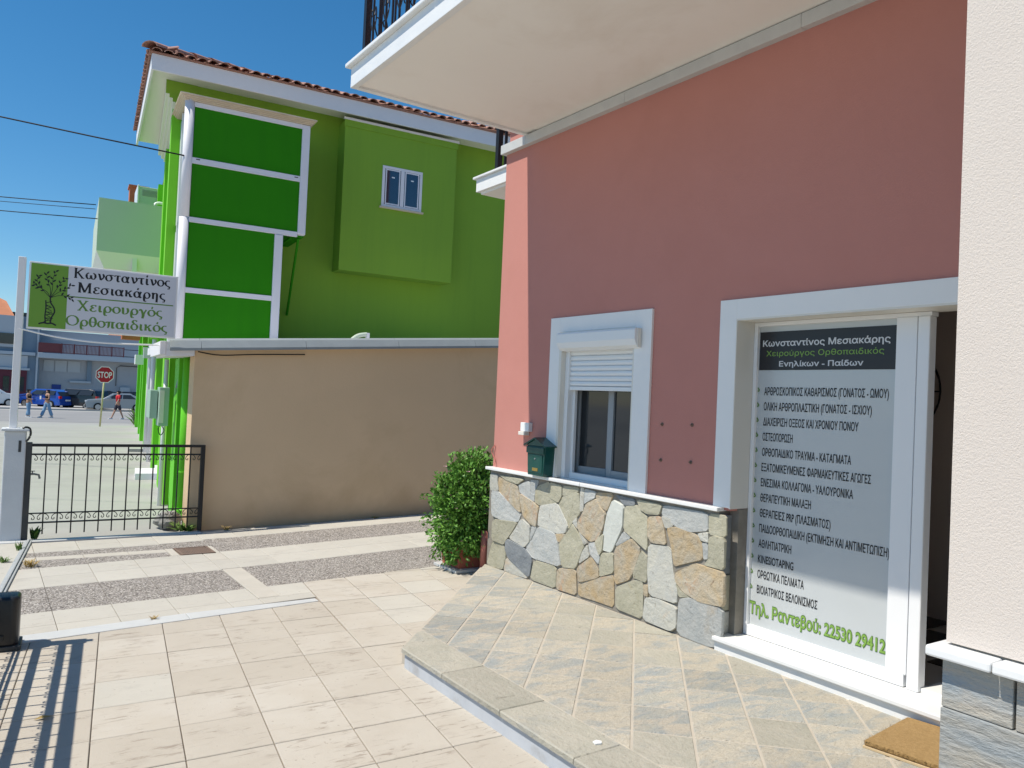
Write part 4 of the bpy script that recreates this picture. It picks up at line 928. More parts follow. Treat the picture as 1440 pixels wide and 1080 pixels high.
bt = barrel().build('roof_tile', 'roof_tile', rf, smooth=False); bm_ = bt.data
rr_ = random.Random(4)
def put_tile(x, y, z, rz, tilt, first=[True]):
    o = bt if first[0] else bpy.data.objects.new('roof_tile', bm_)
    if not first[0]: COL.objects.link(o); o.parent = rf
    first[0] = False
    o.location = (x, y, z); o.rotation_euler = (tilt + rr_.uniform(-.03, .03), rr_.uniform(-.03, .03), rz + rr_.uniform(-.03, .03))
x = -.52
while x < 5.6:
    for row in range(2): put_tile(x + rr_.uniform(-.008, .008), .43 + row * .36, 6.195 + row * .125 + rr_.uniform(-.006, .008), 0, R(19.3))
    x += .145
y = .62
while y < 4.4:
    f_ = (y - .5) / 3.9
    put_tile(-.635 + .09 * (y - .5) / 3.9, y, 6.20 + rr_.uniform(-.006, .006), R(-90 + 3), R(22)); y += .15
for k in range(6):                                             # hip ridge
    mb = barrel(.45, .12, .10); o = mb.build('ridge_tile', 'roof_tile', rf); o.location = (-.62 + k * .30, .45 + k * .375, 6.23 + k * .135); o.rotation_euler = (R(15), 0, R(-39))
# corner bay with white frame and dark green panels
by = gb().box(-.09, 1.40, .03, .998, 3.93, 5.46).box(-.09, 1.09, .03, .998, 2.2, 3.929).build('bay', 'bay_green', GB)
gb().tube([(-.125, .03, 2.2), (-.125, .03, 3.92)], .062, 16).build('frame_column', 'column_white', by, smooth=True); gb().tube([(-.125, .03, 3.925), (-.125, .03, 5.49)], .062, 16).build('frame_column', 'column_white', by, smooth=True)
gb().box(1.36, 1.47, -.012, .09, 3.90, 5.46).build('frame_post', 'column_white', by, bevel=.01); gb().box(1.05, 1.165, -.010, .09, 2.2, 3.86).build('frame_post', 'column_white', by, bevel=.01)
gb().box(-.07, 1.36, -.004, .03, 4.645, 4.725).build('frame_bar', 'column_white', by, bevel=.004); gb().box(-.07, 1.36, -.004, .03, 5.40, 5.462).build('frame_bar', 'column_white', by, bevel=.004)
gb().box(-.07, 1.36, -.006, .04, 3.863, 3.932).build('frame_bar', 'column_white', by, bevel=.004); gb().box(-.07, 1.05, -.004, .03, 2.925, 2.995).build('frame_bar', 'column_white', by, bevel=.004)
for x, z in ((-.02, 4.705), (1.28, 4.70)): gb().box(x, x + .05, -.006, -.003, z - .008, z + .004).build('drain_slot', 'print_black', by)
for x0, x1, z0, z1 in ((-.06, 1.358, 4.727, 5.398), (-.06, 1.358, 3.934, 4.643), (-.06, 1.048, 2.997, 3.861), (-.06, 1.048, 2.2, 2.923)): gb().box(x0, x1, .012, .0295, z0, z1).build('panel', 'bay_green', by)
for k, (o_, z) in enumerate(((.015, 5.465), (.035, 5.482), (.055, 5.499), (.08, 5.516))): gb().box(-.18 - o_, 1.46 + o_, -.015 - o_, .998, z, z + .0165).build('cornice', 'cornice_wood', by, bevel=.003)
gb().box(1.10, 1.47, .09, .998, 3.88, 3.925).build('underside', 'bay_green', by)
gb().tube([(1.40, .1, 3.86), (1.50, .98, 2.84)], .018, 6).build('strut', 'bay_green', by); gb().tube([(1.3, .1, 3.86), (1.12, .98, 3.70)], .018, 6).build('strut', 'bay_green', by)
# left side of the bay: pale glass in white frames
for v0, v1, z0, z1 in ((.11, .52, 2.25, 3.85), (.56, .97, 2.25, 3.85), (.11, .52, 3.95, 5.42), (.56, .97, 3.95, 5.42)): gb().box(-.135, -.092, v0, v1, z0, z1).build('side_panel', 'pale_green', by)
for v in (.09, .54, .98): gb().box(-.16, -.09, v - .018, v + .018, 2.2, 5.45).build('side_frame', 'column_white', by)
# second bay: plain box with a small window
b2_ = gb().box(2.17, 4.07, .65, .998, 3.58, 5.90).build('box_bay', 'lime', GB, bevel=.004)
gb().box(2.14, 4.10, .62, .66, 5.901, 5.935).build('cap', 'column_white', b2_); gb().box(2.155, 4.085, .632, .65, 5.80, 5.90).build('cap_band', 'lime', b2_)
wf = gb().box(2.80, 3.48, .640, .66, 4.66, 4.70).box(2.80, 3.48, .640, .66, 5.27, 5.31).box(2.80, 2.845, .640, .66, 4.70, 5.27).box(3.435, 3.48, .640, .66, 4.70, 5.27).box(3.11, 3.17, .636, .66, 4.70, 5.27).build('window', 'column_white', b2_, bevel=.003)
for x0, x1 in ((2.845, 3.11), (3.17, 3.435)):
    gb().box(x0, x1, .646, .649, 4.70, 5.27).build('glass', 'dark_glass', wf); gb().box(x0 + .012, x0 + .03, .642, .646, 4.70, 5.27).box(x1 - .03, x1 - .012, .642, .646, 4.70, 5.27).box(x0 + .03, x1 - .03, .642, .646, 5.245, 5.265).box(x0 + .03, x1 - .03, .642, .646, 4.705, 4.725).build('sash', 'column_white', wf)
    gb().box((x0 + x1) / 2 - .02, (x0 + x1) / 2 + .03, .644, .6458, 5.13, 5.15).build('sticker', 'plastic_white', wf)
gb().box(2.77, 3.51, .61, .66, 4.632, 4.658).build('sill', 'cornice_wood', b2_)
# street front: pilasters, downpipe, boxes, plinth
def pil_(name, v0, v1, off, z0, z1, m):
    if z1 > 5: gb().prism([(fU(v0, off), v0), (fU(v0) + .01, v0), (fU(v1) + .01, v1), (fU(v1, off), v1)], min(z1, 5.6), 2, 2.6).build('upper_pilaster', 'front_lime', GB); z1 = 2.6
    return gb().prism([(fu(v0, off), v0), (fu(v0) + .01, v0), (fu(v1) + .01, v1), (fu(v1, off), v1)], z1, 2, z0)
gb().tube([(-.05 + .02, -.60, .16), (-.03, -.60, 2.05)], .085, 20).build('round_column', 'bright_green', GB, smooth=True)
gb().lathe([(.0, .0), (.02, .02), (.118, .13), (.118, .145), (.086, .17)], (-.03, -.60, .01), 20).build('column_foot', 'bright_green', GB)
gb().tube([(-.03, -.60, .615), (-.03, -.60, .635)], .089, 20).build('column_band', 'bright_green', GB)
gb().box(.085, .125, -.62, -.58, .25, 1.95).build('lime_strip', 'lime', GB); gb().tube([(.12, -.66, .02), (.12, -.66, .28)], .02, 8).build('downpipe', 'column_white', GB)
gb().box(-.16, .14, -.72, -.46, -.02, .012).build('column_base', 'column_white', GB)
for v0, v1, off, z0, z1, m in ((-.34, .6, .06, .0, 2.05, 'bright_green'), (.9, 1.35, .12, -.1, 6.0, 'front_lime'), (3.0, 3.6, .12, -.1, 5.9, 'front_lime'), (5.6, 6.3, .16, -.2, 5.9, 'front_lime'), (8.2, 9.0, .14, -.2, 5.9, 'front_lime'), (11.2, 12.2, .22, -.2, 5.6, 'front_lime'), (16, 17.2, .25, -.4, 4.2, 'bright_green'), (21, 22.5, .25, -.5, 4.2, 'bright_green'), (29, 31, .3, -.8, 4.4, 'bright_green')):
    pil_('pilaster', v0, v1, off, z0, z1, m).build('pilaster', m, GB, bevel=.004)
for v0, v1, z0, z1 in ((1.7, 2.6, .3, 2.3), (4.0, 5.2, 0, 2.5), (6.8, 7.8, 0, 2.4), (9.6, 10.8, 0, 2.4), (13, 15, -.1, 2.4), (18, 20, -.2, 2.4), (23.5, 27, -.3, 2.4)):
    w = pil_('w', v0, v1, .02, z0, z1, 'shop_glass').build('shop_window', 'shop_glass', GB); pil_('w', v0 - .08, v0, .05, z0, z1 + .08, '').build('frame', 'column_white', w); pil_('w', v1, v1 + .08, .05, z0, z1 + .08, '').build('frame', 'column_white', w)
for v, r, m, z1 in ((.85, .03, 'column_white', 2.05), (10.9, .07, 'column_white', 4.0), (7.95, .05, 'column_white', 3.6)):
    gb().tube([(fu(v, .16), v, gz(2.5, 11 + v)), (fu(v, .16), v, z1)], r, 10).build('downpipe', m, GB, smooth=True)
gb().box(fu(10.9, .34), fu(10.9, .05), 10.8, 11.0, 2.35, 2.62).build('junction_box', 'column_white', GB); gb().box(fu(16.5, .5), fu(16.5, .25), 16.3, 16.7, 2.3, 2.6).build('junction_box', 'column_white', GB)
gb().prism([(fu(.95, .10), .95), (fu(.95), .95), (fu(31), 31), (fu(31, .10), 31)], .12, 2, -.9).build('plinth', 'column_white', GB)
gb().prism([(fu(11, .55), 11), (fu(11, .1), 11), (fu(14, .1), 14), (fu(14, .55), 14)], .02, 2, -.5).build('step', 'concrete', GB)
gb().prism([(fu(4.2, .45), 4.2), (fu(4.2, .1), 4.2), (fu(5.2, .1), 5.2), (fu(5.2, .45), 5.2)], .10, 2, -.2).build('step', 'column_white', GB)
# meter cabinets with conduit
m1 = gb().box(-.32, -.20, -.10, .18, 1.16, 1.66).build('meter_cabinet', 'cabinet', GB, bevel=.006); gb().box(-.315, -.26, -.108, -.10, 1.2, 1.62).build('cabinet_door', 'plastic_cream', m1)
m2 = gb().box(-.42, -.33, .0, .45, 1.25, 1.62).build('meter_cabinet', 'cabinet', GB, bevel=.006)
gb().tube(curve([(-.12, -.12, 1.66), (-.10, -.14, 1.78), (-.06, -.14, 1.90), (-.05, -.12, 2.05)], 5), .018, 8).build('conduit', 'galvanised', GB, smooth=True)
gb().tube(curve([(-.28, -.05, 1.18), (-.31, -.05, 1.12), (-.28, -.05, 1.04), (-.24, -.05, 1.10), (-.27, -.05, 1.16)], 5), .006, 6).build('cable_coil', 'wire', GB)
# upper floor balcony on the street front
bl = thing('solid_balcony', 'pale green solid sided balcony jutting from the street front of the green building', 'balcony', (2.25, 11.0, 0), A46)
V5 = 5.0
def bb(): return MB()
u1 = fu(V5); u0 = u1 - 1.28
bb().box(u0, u1 - .12, V5, V5 + .10, 4.08, 5.05).build('end_panel', 'pale_green', bl); bb().box(u0, u0 + .1, V5 + .1001, V5 + 3.6, 4.08, 5.05).build('front_panel', 'pale_green', bl)
bb().hexa([(u0 + .14, V5 + .16, 3.80), (u1 - .13, V5 + .16, 3.80), (u1 - .13, V5 + 3.5, 3.80), (u0 + .14, V5 + 3.5, 3.80)], [(u0, V5, 4.08), (u1 - .12, V5, 4.08), (u1 - .12, V5 + 3.6, 4.08), (u0, V5 + 3.6, 4.08)]).build('underside', 'eave_cream', bl)
bb().box(u0 + .6, u0 + .68, V5 + .03, V5 + .12, 3.74, 4.07).build('bracket', 'eave_cream', bl)
bb().tube(curve([(u1 - .34, V5 + .3, 5.0), (u1 - .33, V5 + .3, 5.13), (u1 - .24, V5 + .3, 5.17), (u1 - .15, V5 + .3, 5.13), (u1 - .14, V5 + .3, 5.0)], 5), .025, 8).build('pipe_loop', 'plastic_white', bl, smooth=True)
ac = thing('air_conditioner', 'grey white air conditioning unit standing on the pale green balcony', 'air conditioner', (2.50, 11.0, .12), A46)
MB().box(u1 - .82, u1 - .40, V5 + 1.0, V5 + 1.75, 4.72, 5.48).build('casing', 'pale_green', ac, bevel=.01); MB().box(u1 - .85, u1 - .82, V5 + .98, V5 + 1.77, 4.70, 5.50).build('front_cover', 'plastic_white', ac, bevel=.008)
for k in range(6): MB().box(u1 - .76, u1 - .46, V5 + .992, V5 + .999, 5.30 + k * .022, 5.31 + k * .022).build('louvre', 'galvanised', ac)
chm = thing('brick_chimney', 'small red brick chimney stack rising behind the air conditioning unit', 'chimney', (2.25, 11.0, 0), A46)
MB().box(-.22, .20, 10.9, 11.35, 2.8, 6.66).build('stack', 'brick', chm); MB().box(-.25, .22, 10.87, 11.38, 6.66, 6.71).build('cap', 'brick', chm)

# ================================================================== GARAGE with beige wall
GA = thing('garage', 'low flat roofed garage with blank beige rendered wall and grey metal roof edge', 'garage', (2.25, 11.0, 0), A46)
def gt(u): return 2.125 + .079 * u
MB().add([(-.075, -1.30, -.1), (4.3, -1.30, -.1), (4.3, -.35, -.1), (-.075, -.9, -.1), (-.075, -1.30, gt(-.075)), (4.3, -1.30, gt(4.3)), (4.3, -.35, gt(4.3)), (-.075, -.9, gt(-.075))], [(0, 1, 2, 3), (4, 5, 6, 7), (0, 1, 5, 4), (1, 2, 6, 5), (2, 3, 7, 6), (3, 0, 4, 7)]).build('wall', 'beige_wall', GA)
def slant(u0_, u1_, v0, v1, d0, d1, d0b=None, d1b=None):
    a = [(u, v, gt(u) + d) for u, v, d in ((u0_, v0, d0), (u1_, v0, d0), (u1_, v1, d0b if d0b is not None else d0), (u0_, v1, d0b if d0b is not None else d0))]
    b = [(u, v, gt(u) + d) for u, v, d in ((u0_, v0, d1), (u1_, v0, d1), (u1_, v1, d1b if d1b is not None else d1), (u0_, v1, d1b if d1b is not None else d1))]
    return MB().hexa(a, b)
slant(-.40, 4.3, -1.34, .995, .003, .10).build('roof_slab', 'column_white', GA)
slant(-.46, -.40, -1.36, -.2, -.05, .105).build('slab_edge', 'column_white', GA, bevel=.004); slant(-.40, -.085, -1.345, -.30, -.07, .002).build('slab_underside', 'column_white', GA)
cu_ = [-.36, -.02, 1.2, 2.42, 3.55, 4.32]
for a, b in zip(cu_[:-1], cu_[1:]):
    slant(a, b - .004, -1.41, -1.36, -.01, .02, .02, .11).build('roof_flashing', 'flashing', GA); slant(a, b - .004, -1.40, -1.20, .022, .03, .12, .14).build('roof_flashing', 'flashing', GA)
MB().tube(curve([(-.05, -1.345, 2.10), (.2, -1.35, 2.075), (.6, -1.345, 2.11), (1.2, -1.345, 2.15)], 6), .008, 6).build('cable', 'wire', GA, smooth=True)
MB().box(-.0, 4.3, -1.315, -1.30, -.06, .0).build('joint', 'grout', GA)
vh = thing('roof_vent', 'small curved white and green vent hood peeping over the garage roof edge', 'vent', (2.25, 11, 0), A46)
MB().tube(curve([(2.0, -.5, 2.35), (2.05, -.5, 2.42), (2.15, -.5, 2.50), (2.28, -.5, 2.53)], 4), .03, 8).build('hood', 'pale_green', vh, smooth=True); MB().box(2.27, 2.31, -.53, -.47, 2.40, 2.55).build('mouth', 'column_white', vh)

# ================================================================== THINGS BEYOND THE GATE
st = thing('stop_sign', 'red octagonal stop sign on a thin yellowish pole at the street corner', 'road sign', (4.62, 40, gz(4.6, 40)), R(-6))
MB().tube([(-.02, 0, -.1), (.07, 0, 2.65)], .038, 10).build('pole', 'pole_yellow', st, smooth=True)
o8 = [(.40 * math.cos(R(22.5 + 45 * k)), .40 * math.sin(R(22.5 + 45 * k))) for k in range(8)]
MB().prism([(.07 + a, 2.36 + b) for a, b in o8], -.045, 1, -.06).build('rim', 'stop_white', st); MB().prism([(.07 + a * .91, 2.36 + b * .91) for a, b in o8], -.0601, 1, -.064).build('face', 'sign_red', st)
lay_text('lettering', text_mesh('STOP', .02), 'stop_white', st, (-.22, -.068, 2.22), (1, 0, 0), (0, 0, 1), .58, .28)

def body_mesh(name, J, E, rad, m, parent, lv=1):
    me = bpy.data.meshes.new(name); me.from_pydata(J, E, []); o = bpy.data.objects.new(name, me); COL.objects.link(o)
    o.modifiers.new('skin', 'SKIN'); sv = me.skin_vertices[0].data
    for i, r in enumerate(rad): sv[i].radius = (r, r) if not isinstance(r, tuple) else r
    sv[0].use_root = True
    s_ = o.modifiers.new('sub', 'SUBSURF'); s_.levels = lv; s_.render_levels = lv
    dg = bpy.context.evaluated_depsgraph_get(); me2 = bpy.data.meshes.new_from_object(o.evaluated_get(dg)); bpy.data.objects.remove(o)
    return link(name, me2, m, parent, smooth=True)
def person(label, loc, rz, top, legs, skirt, stride, arms, h=1.65, hair='hair', longhair=False, group=None, leg_cover=1.0):
    p = thing('person', label, 'person', loc, rz, group); k = h / 1.7
    def q(x, y, z): return (x * k, y * k, z * k)
    s = stride
    foot = [(-.09, -s, .05), (.09, s, .05)]; knee = [(-.09, -s * .35 - .03, .48), (.09, s * .6 - .05, .49)]
    J = [q(0, 0, .93), q(0, 0, 1.08), q(0, -.01, 1.28), q(0, 0, 1.42), q(0, -.015, 1.49), q(0, -.03, 1.56), q(0, -.03, 1.65),
         q(-.1, 0, .90), q(*knee[0]), q(foot[0][0], foot[0][1], .09), q(foot[0][0], foot[0][1] - .13, .03), q(.1, 0, .90), q(*knee[1]), q(foot[1][0], foot[1][1], .09), q(foot[1][0], foot[1][1] - .13, .03),
         q(-.19, 0, 1.39), q(*arms[0][0]), q(*arms[0][1]), q(*arms[0][2]), q(.19, 0, 1.39), q(*arms[1][0]), q(*arms[1][1]), q(*arms[1][2])]
    E = [(0, 1), (1, 2), (2, 3), (3, 4), (4, 5), (5, 6), (0, 7), (7, 8), (8, 9), (9, 10), (0, 11), (11, 12), (12, 13), (13, 14), (3, 15), (15, 16), (16, 17), (17, 18), (3, 19), (19, 20), (20, 21), (21, 22)]
    rad = [.13, .12, .135, .10, .055, .085, .075, .085, .058, .04, .035, .085, .058, .04, .035, .055, .042, .032, .03, .055, .042, .032, .03]
    body_mesh('body', J, E, [r * k for r in rad], 'skin', p)
    # clothes: legs and top follow the same joints, a little larger
    c = leg_cover
    kn = [Vector(J[8]), Vector(J[12])]; an = [Vector(J[9]), Vector(J[13])]; e0, e1 = (kn[0].lerp(an[0], c - .05) if c > .3 else Vector(J[7]).lerp(kn[0], .9)), (kn[1].lerp(an[1], c - .05) if c > .3 else Vector(J[11]).lerp(kn[1], .9))
    if c > .3: body_mesh('trousers', [J[0], J[7], J[8], tuple(e0), J[11], J[12], tuple(e1), q(0, 0, 1.02)], [(0, 1), (1, 2), (2, 3), (0, 4), (4, 5), (5, 6), (0, 7)], [r * k for r in (.15, .11, .095, .10, .11, .095, .10, .125)], legs, p)
    else: body_mesh('shorts', [J[0], J[7], tuple(e0), J[11], tuple(e1), q(0, 0, 1.0)], [(0, 1), (1, 2), (0, 3), (3, 4), (0, 5)], [r * k for r in (.15, .11, .095, .11, .095, .13)], legs, p)
    TJ = [q(0, 0, .99), q(0, 0, 1.15), J[2], q(0, 0, 1.40)]; TE = [(0, 1), (1, 2), (2, 3)]; TR = [.14, .14, .152, .115]
    if not skirt:
        TJ += [J[15], tuple(Vector(J[15]).lerp(Vector(J[16]), .8)), J[19], tuple(Vector(J[19]).lerp(Vector(J[20]), .8))]; TE += [(3, 4), (4, 5), (3, 6), (6, 7)]; TR += [.07, .065, .07, .065]
    body_mesh('top', TJ, TE, [r * k for r in TR], top, p)
    HJ = [q(0, .0, 1.60), q(0, -.0, 1.69)] + ([q(0, .07, 1.50), q(0, .08, 1.36)] if longhair else [q(0, .03, 1.56)])
    body_mesh('hair', HJ, [(0, 1), (0, 2)] + ([(2, 3)] if longhair else []), [r * k for r in ([.092, .07] + ([.07, .045] if longhair else [.07]))], hair, p)
    for i, jn in ((0, 10), (1, 14)):
        a = Vector(J[jn - 1]); MB().hexa([(a.x - .045, a.y - .20, .0), (a.x + .045, a.y - .20, .0), (a.x + .045, a.y + .06, .0), (a.x - .045, a.y + .06, .0)], [(a.x - .035, a.y - .18, .06), (a.x + .035, a.y - .18, .06), (a.x + .035, a.y + .05, .10), (a.x - .035, a.y + .05, .10)]).build('shoe', 'shoe', p, bevel=.01)
    return p
hang = ((-.23, .02, 1.12), (-.22, -.06, .88), (-.21, -.10, .80)); hang2 = ((.23, .02, 1.12), (.22, -.06, .88), (.21, -.10, .80))
fwd = ((-.22, -.05, 1.14), (-.12, -.25, 1.10), (-.05, -.30, 1.12)); fwd2 = ((.24, -.03, 1.14), (.18, -.26, 1.12), (.14, -.34, 1.17))
person('woman in black top and wide pale jeans walking with one hand on her waist', (2.42, 54, -.6), R(55), 'cloth_black', 'cloth_jeans', True, .12, (fwd, hang2), 1.66, group=None)
w2 = person('woman in black top and blue jeans striding, arms forward with paper in hand', (3.37, 54, -.6), R(-70), 'cloth_black', 'cloth_jeans', True, .27, (hang, fwd2), 1.68, longhair=True)
MB().box(.05, .22, -.46, -.42, 1.10, 1.30).build('paper', 'print_white', w2)
person('man in red shirt and dark shorts walking bare legged past the stop sign', (7.15, 54, -.6), R(-75), 'cloth_red', 'cloth_shorts', False, .30, (((-.25, .12, 1.14), (-.27, .20, .92), (-.27, .22, .85)), ((.27, -.10, 1.14), (.30, -.22, .93), (.30, -.26, .86))), 1.76, leg_cover=.1)

def car(label, loc, rz, paint, kind='hatch', L_=4.2, Wd=1.75, Ht=1.45, group='cars parked along the far side of the street'):
    c = thing('parked_car', label, 'car', loc, rz, group); h = Ht; w = Wd / 2
    P = {'hatch': [(-.5, .30), (-.5, .52), (-.46, .66), (-.27, .72), (-.10, 1.0), (.28, 1.0), (.42, .90), (.485, .64), (.5, .40), (.49, .22)],
         'sedan': [(-.5, .30), (-.5, .50), (-.47, .60), (-.24, .68), (-.08, .98), (.20, 1.0), (.36, .74), (.48, .70), (.5, .45), (.49, .25)],
         'suv': [(-.5, .32), (-.5, .56), (-.46, .66), (-.26, .70), (-.14, 1.0), (.33, 1.0), (.44, .94), (.49, .66), (.5, .42), (.49, .25)]}[kind]
    hips = .66
    pts = [(x * L_, z * h) for x, z in P]; low = [(.49 * L_, .16 * h), (-.49 * L_, .16 * h)]
    vs = []; n = len(P)
    ring = pts + low
    for s in (-1, 1):
        for (x, z) in ring:
            t = max(0, (z / h - hips) / (1 - hips)); e = 1 - .18 * t - (.06 if abs(x) > .46 * L_ else 0); vs.append((x, s * w * e, z))
    m = len(ring); f = [(i, (i + 1) % m, m + (i + 1) % m, m + i) for i in range(m)] + [tuple(range(m)), tuple(range(m, 2 * m))]
    # drop the n-gon sides into a belt and a roof part so that they bend at the waist
    MB().add(vs, f[:m] + [tuple(range(m)), tuple(range(m, 2 * m))]).build('body', paint, c, bevel=.04, seg=2)
    # side glass follows the cabin
    top = [p for p in pts if p[1] > .88 * h]; xa, xb = top[0][0], top[-1][0]; x0 = P[3][0] * L_; x1 = (P[6][0] if kind != 'sedan' else P[6][0] - .02) * L_
    zb, zt = .70 * h, .93 * h
    for s in (-1, 1):
        yb = s * (w + .004); yt = s * (w * (1 - .18 * (zt / h - hips) / (1 - hips)) + .012)
        for a0, a1 in ((.04, .48), (.52, .96)):
            l = lambda t, top_: (x0 + .22 + (x1 - x0 - .34) * t) if not top_ else (xa + .06 + (xb - xa - .05) * t)
            q = [(l(a0, 0), zb, yb), (l(a1, 0), zb, yb), (l(a1, 1), zt, yt), (l(a0, 1), zt, yt)]
            MB().add([(x, y, z) for x, z, y in q] + [(x, y - s * .03, z) for x, z, y in q], [(0, 1, 2, 3), (4, 5, 6, 7), (0, 1, 5, 4), (1, 2, 6, 5), (2, 3, 7, 6), (3, 0, 4, 7)]).build('window', 'shop_glass', c)
    # windscreen and rear window
    a, b = pts[3], pts[4]; g = lambda p, q, t: (p[0] + (q[0] - p[0]) * t, p[1] + (q[1] - p[1]) * t)
    def pane_(p, q, nm):
        d = Vector((q[0] - p[0], q[1] - p[1])).normalized(); nrm = Vector((-d.y, d.x)); 
        if nrm.y < 0: nrm = -nrm
        p1, q1 = g(p, q, .08), g(p, q, .93); MB().add([(p1[0] + nrm.x * .012, -w * .86, p1[1] + nrm.y * .012), (p1[0] + nrm.x * .012, w * .86, p1[1] + nrm.y * .012), (q1[0] + nrm.x * .012, w * .76, q1[1] + nrm.y * .012), (q1[0] + nrm.x * .012, -w * .76, q1[1] + nrm.y * .012)], [(0, 1, 2, 3)]).build(nm, 'shop_glass', c)
    pane_(a, b, 'windscreen')
    if kind == 'sedan': pane_(pts[5], pts[6], 'rear_window')
    else: pane_(pts[6], pts[7], 'rear_window')
    for sx in (-.31, .30):
        for s in (-1, 1):
            wh = MB().tube([(sx * L_, s * (w - .17), .31), (sx * L_, s * (w + .012), .31)], .31, 18).build('wheel', 'tyre', c); MB().tube([(sx * L_, s * (w + .01), .31), (sx * L_, s * (w + .022), .31)], .20, 14).build('rim', 'hub', wh)
    for s in (-1, 1):
        MB().box(-.505 * L_, -.465 * L_, s * w * .55, s * w * .90, .46 * h, .55 * h).build('headlight', 'lamp_clear', c, bevel=.02); MB().box(.465 * L_, .503 * L_, s * w * .66, s * w * .93, .52 * h, .66 * h).build('tail_light', 'lamp_red', c, bevel=.02)
        MB().box(-.16 * L_, -.11 * L_, s * w, s * (w + .16), .68 * h, .76 * h).build('mirror', paint, c, bevel=.02)
    MB().box(-.51 * L_, -.47 * L_, -w * .92, w * .92, .18 * h, .36 * h).build('bumper', 'bumper', c, bevel=.03); MB().box(.47 * L_, .51 * L_, -w * .92, w * .92, .18 * h, .36 * h).build('bumper', 'bumper' if paint != 'car_blue' else paint, c, bevel=.03)
    MB().box(.512 * L_, .515 * L_, -.26, .26, .40 * h, .48 * h).build('number_plate', 'plate', c); MB().box(-.515 * L_, -.512 * L_, -.26, .26, .26 * h, .34 * h).build('number_plate', 'plate', c)
    return c
zc = -.6
car('white hatchback with dark bumper parked at the left end, partly behind the sign post', (.55, 73.5, zc), R(195), 'car_white', 'hatch', 3.9, 1.7, 1.5)
car('bright blue hatchback parked between the white car and the black one', (4.5, 73.5, zc), R(-48), 'car_blue', 'hatch', 4.1, 1.7, 1.5)
car('black sport utility vehicle seen from behind with red tail lamp', (6.75, 72.8, zc), R(-42), 'car_black', 'suv', 4.4, 1.8, 1.62)
car('silver grey saloon parked facing left behind the stop sign', (9.15, 69.5, zc), R(-4), 'car_silver', 'sedan', 4.5, 1.75, 1.42)
car('dark saloon standing in the row behind the silver saloon', (11.0, 79.0, zc), R(8), 'car_dark', 'sedan', 4.4, 1.75, 1.5)
car('dark blue black hatchback half hidden between black and silver cars', (8.6, 79.5, zc), R(0), 'car_dark', 'hatch', 4.0, 1.75, 1.5)

# long blue-grey building across the street
FB = thing('grey_blue_building', 'long blue grey building across the street with red railed balcony and dark door', 'building', (0, 90, -.6))
fb = lambda: MB(Matrix.Translation((0, -90, .6)))
fb().box(4.7, 30, 90, 100, -.6, 5.6).build('wall', 'far_wall', FB); fb().box(4.6, 30, 91.5, 100, 5.6, 6.6).build('upper_wall', 'far_wall', FB)
fb().box(-12, 4.69, 88.8, 100, -.6, 7.6).build('wing', 'far_blue', FB); fb().box(-12, 3.2, 88.6, 88.79, 4.6, 7.6).build('upper_panel', 'far_panel', FB); fb().box(-12, 2.7, 88.5, 88.59, 4.9, 5.9).build('window_band', 'shop_glass', FB)
fb().box(-12, 4.3, 88.4, 88.79, 3.9, 4.2).build('ledge', 'far_slab', FB); fb().box(-12, 3.9, 88.4, 88.79, 2.45, 2.65).build('ledge', 'far_slab', FB); fb().box(-12, 3.7, 88.6, 88.79, 2.66, 3.85).build('panel', 'far_panel', FB)
dd = fb().box(-2, 3.7, 88.55, 88.79, -.6, 2.44).build('door', 'far_door', FB)
for x in (-1.2, .3, 1.8, 3.0): fb().box(x, x + .5, 88.5, 88.549, .4, 1.8).build('door_glass', 'car_dark', dd)
fb().box(4.5, 30, 88.2, 90, 3.75, 4.25).build('balcony_slab', 'far_slab', FB, bevel=.02)
rl = fb().box(4.5, 12, 88.25, 88.31, 5.15, 5.22).box(4.5, 12, 88.25, 88.31, 4.30, 4.36).build('railing', 'far_rail', FB)
fb().box(4.5, 6.4, 88.27, 88.29, 4.36, 5.15).build('panel', 'far_rail', rl)
for k in range(46): fb().box(6.5 + k * .12, 6.545 + k * .12, 88.26, 88.30, 4.36, 5.15).build('baluster', 'far_rail', rl)
for k in range(6): fb().box(6.4 + k * 1.1, 6.5 + k * 1.1, 88.2, 88.3, 4.25, 5.25).build('post', 'far_rail', rl)
fb().box(12.02, 30, 88.25, 88.31, 5.0, 5.06).box(12.02, 30, 88.25, 88.31, 4.30, 4.36).build('railing', 'iron', FB)
for x0, x1, z0, z1 in ((5.1, 6.0, 2.5, 3.6), (6.1, 7.1, 2.5, 3.6), (7.2, 8.3, 2.5, 3.6)): fb().box(x0, x1, 89.93, 89.999, z0, z1).build('wall_panel', 'far_panel', FB)
fb().box(8.9, 9.3, 89.8, 89.999, 1.6, 3.7).build('pipe_duct', 'far_blue', FB); fb().box(7.4, 9.3, 89.7, 89.999, 1.45, 1.65).build('ledge', 'far_slab', FB); fb().box(4.4, 4.55, 88.5, 88.799, -.6, 7).build('downpipe', 'far_slab', FB)
fb().box(12.0, 12.9, 89.6, 89.99, .2, 1.2).build('meter_box', 'far_panel', FB); fb().box(5.9, 6.7, 89.9, 89.99, .75, 1.2).build('notice_board', 'blue_board', FB)
fb().tube([(11.6, 89.9, 1.3), (11.6, 89.9, 3.2), (11.9, 89.9, 3.4), (20, 89.9, 3.3)], .04, 6).build('pipe', 'car_dark', FB)
OB = thing('tiled_roof_house', 'house behind with orange tiled roof rising over the far left wall', 'house', (0, 97, 7)); ob = lambda: MB(Matrix.Translation((0, -97, -7)))
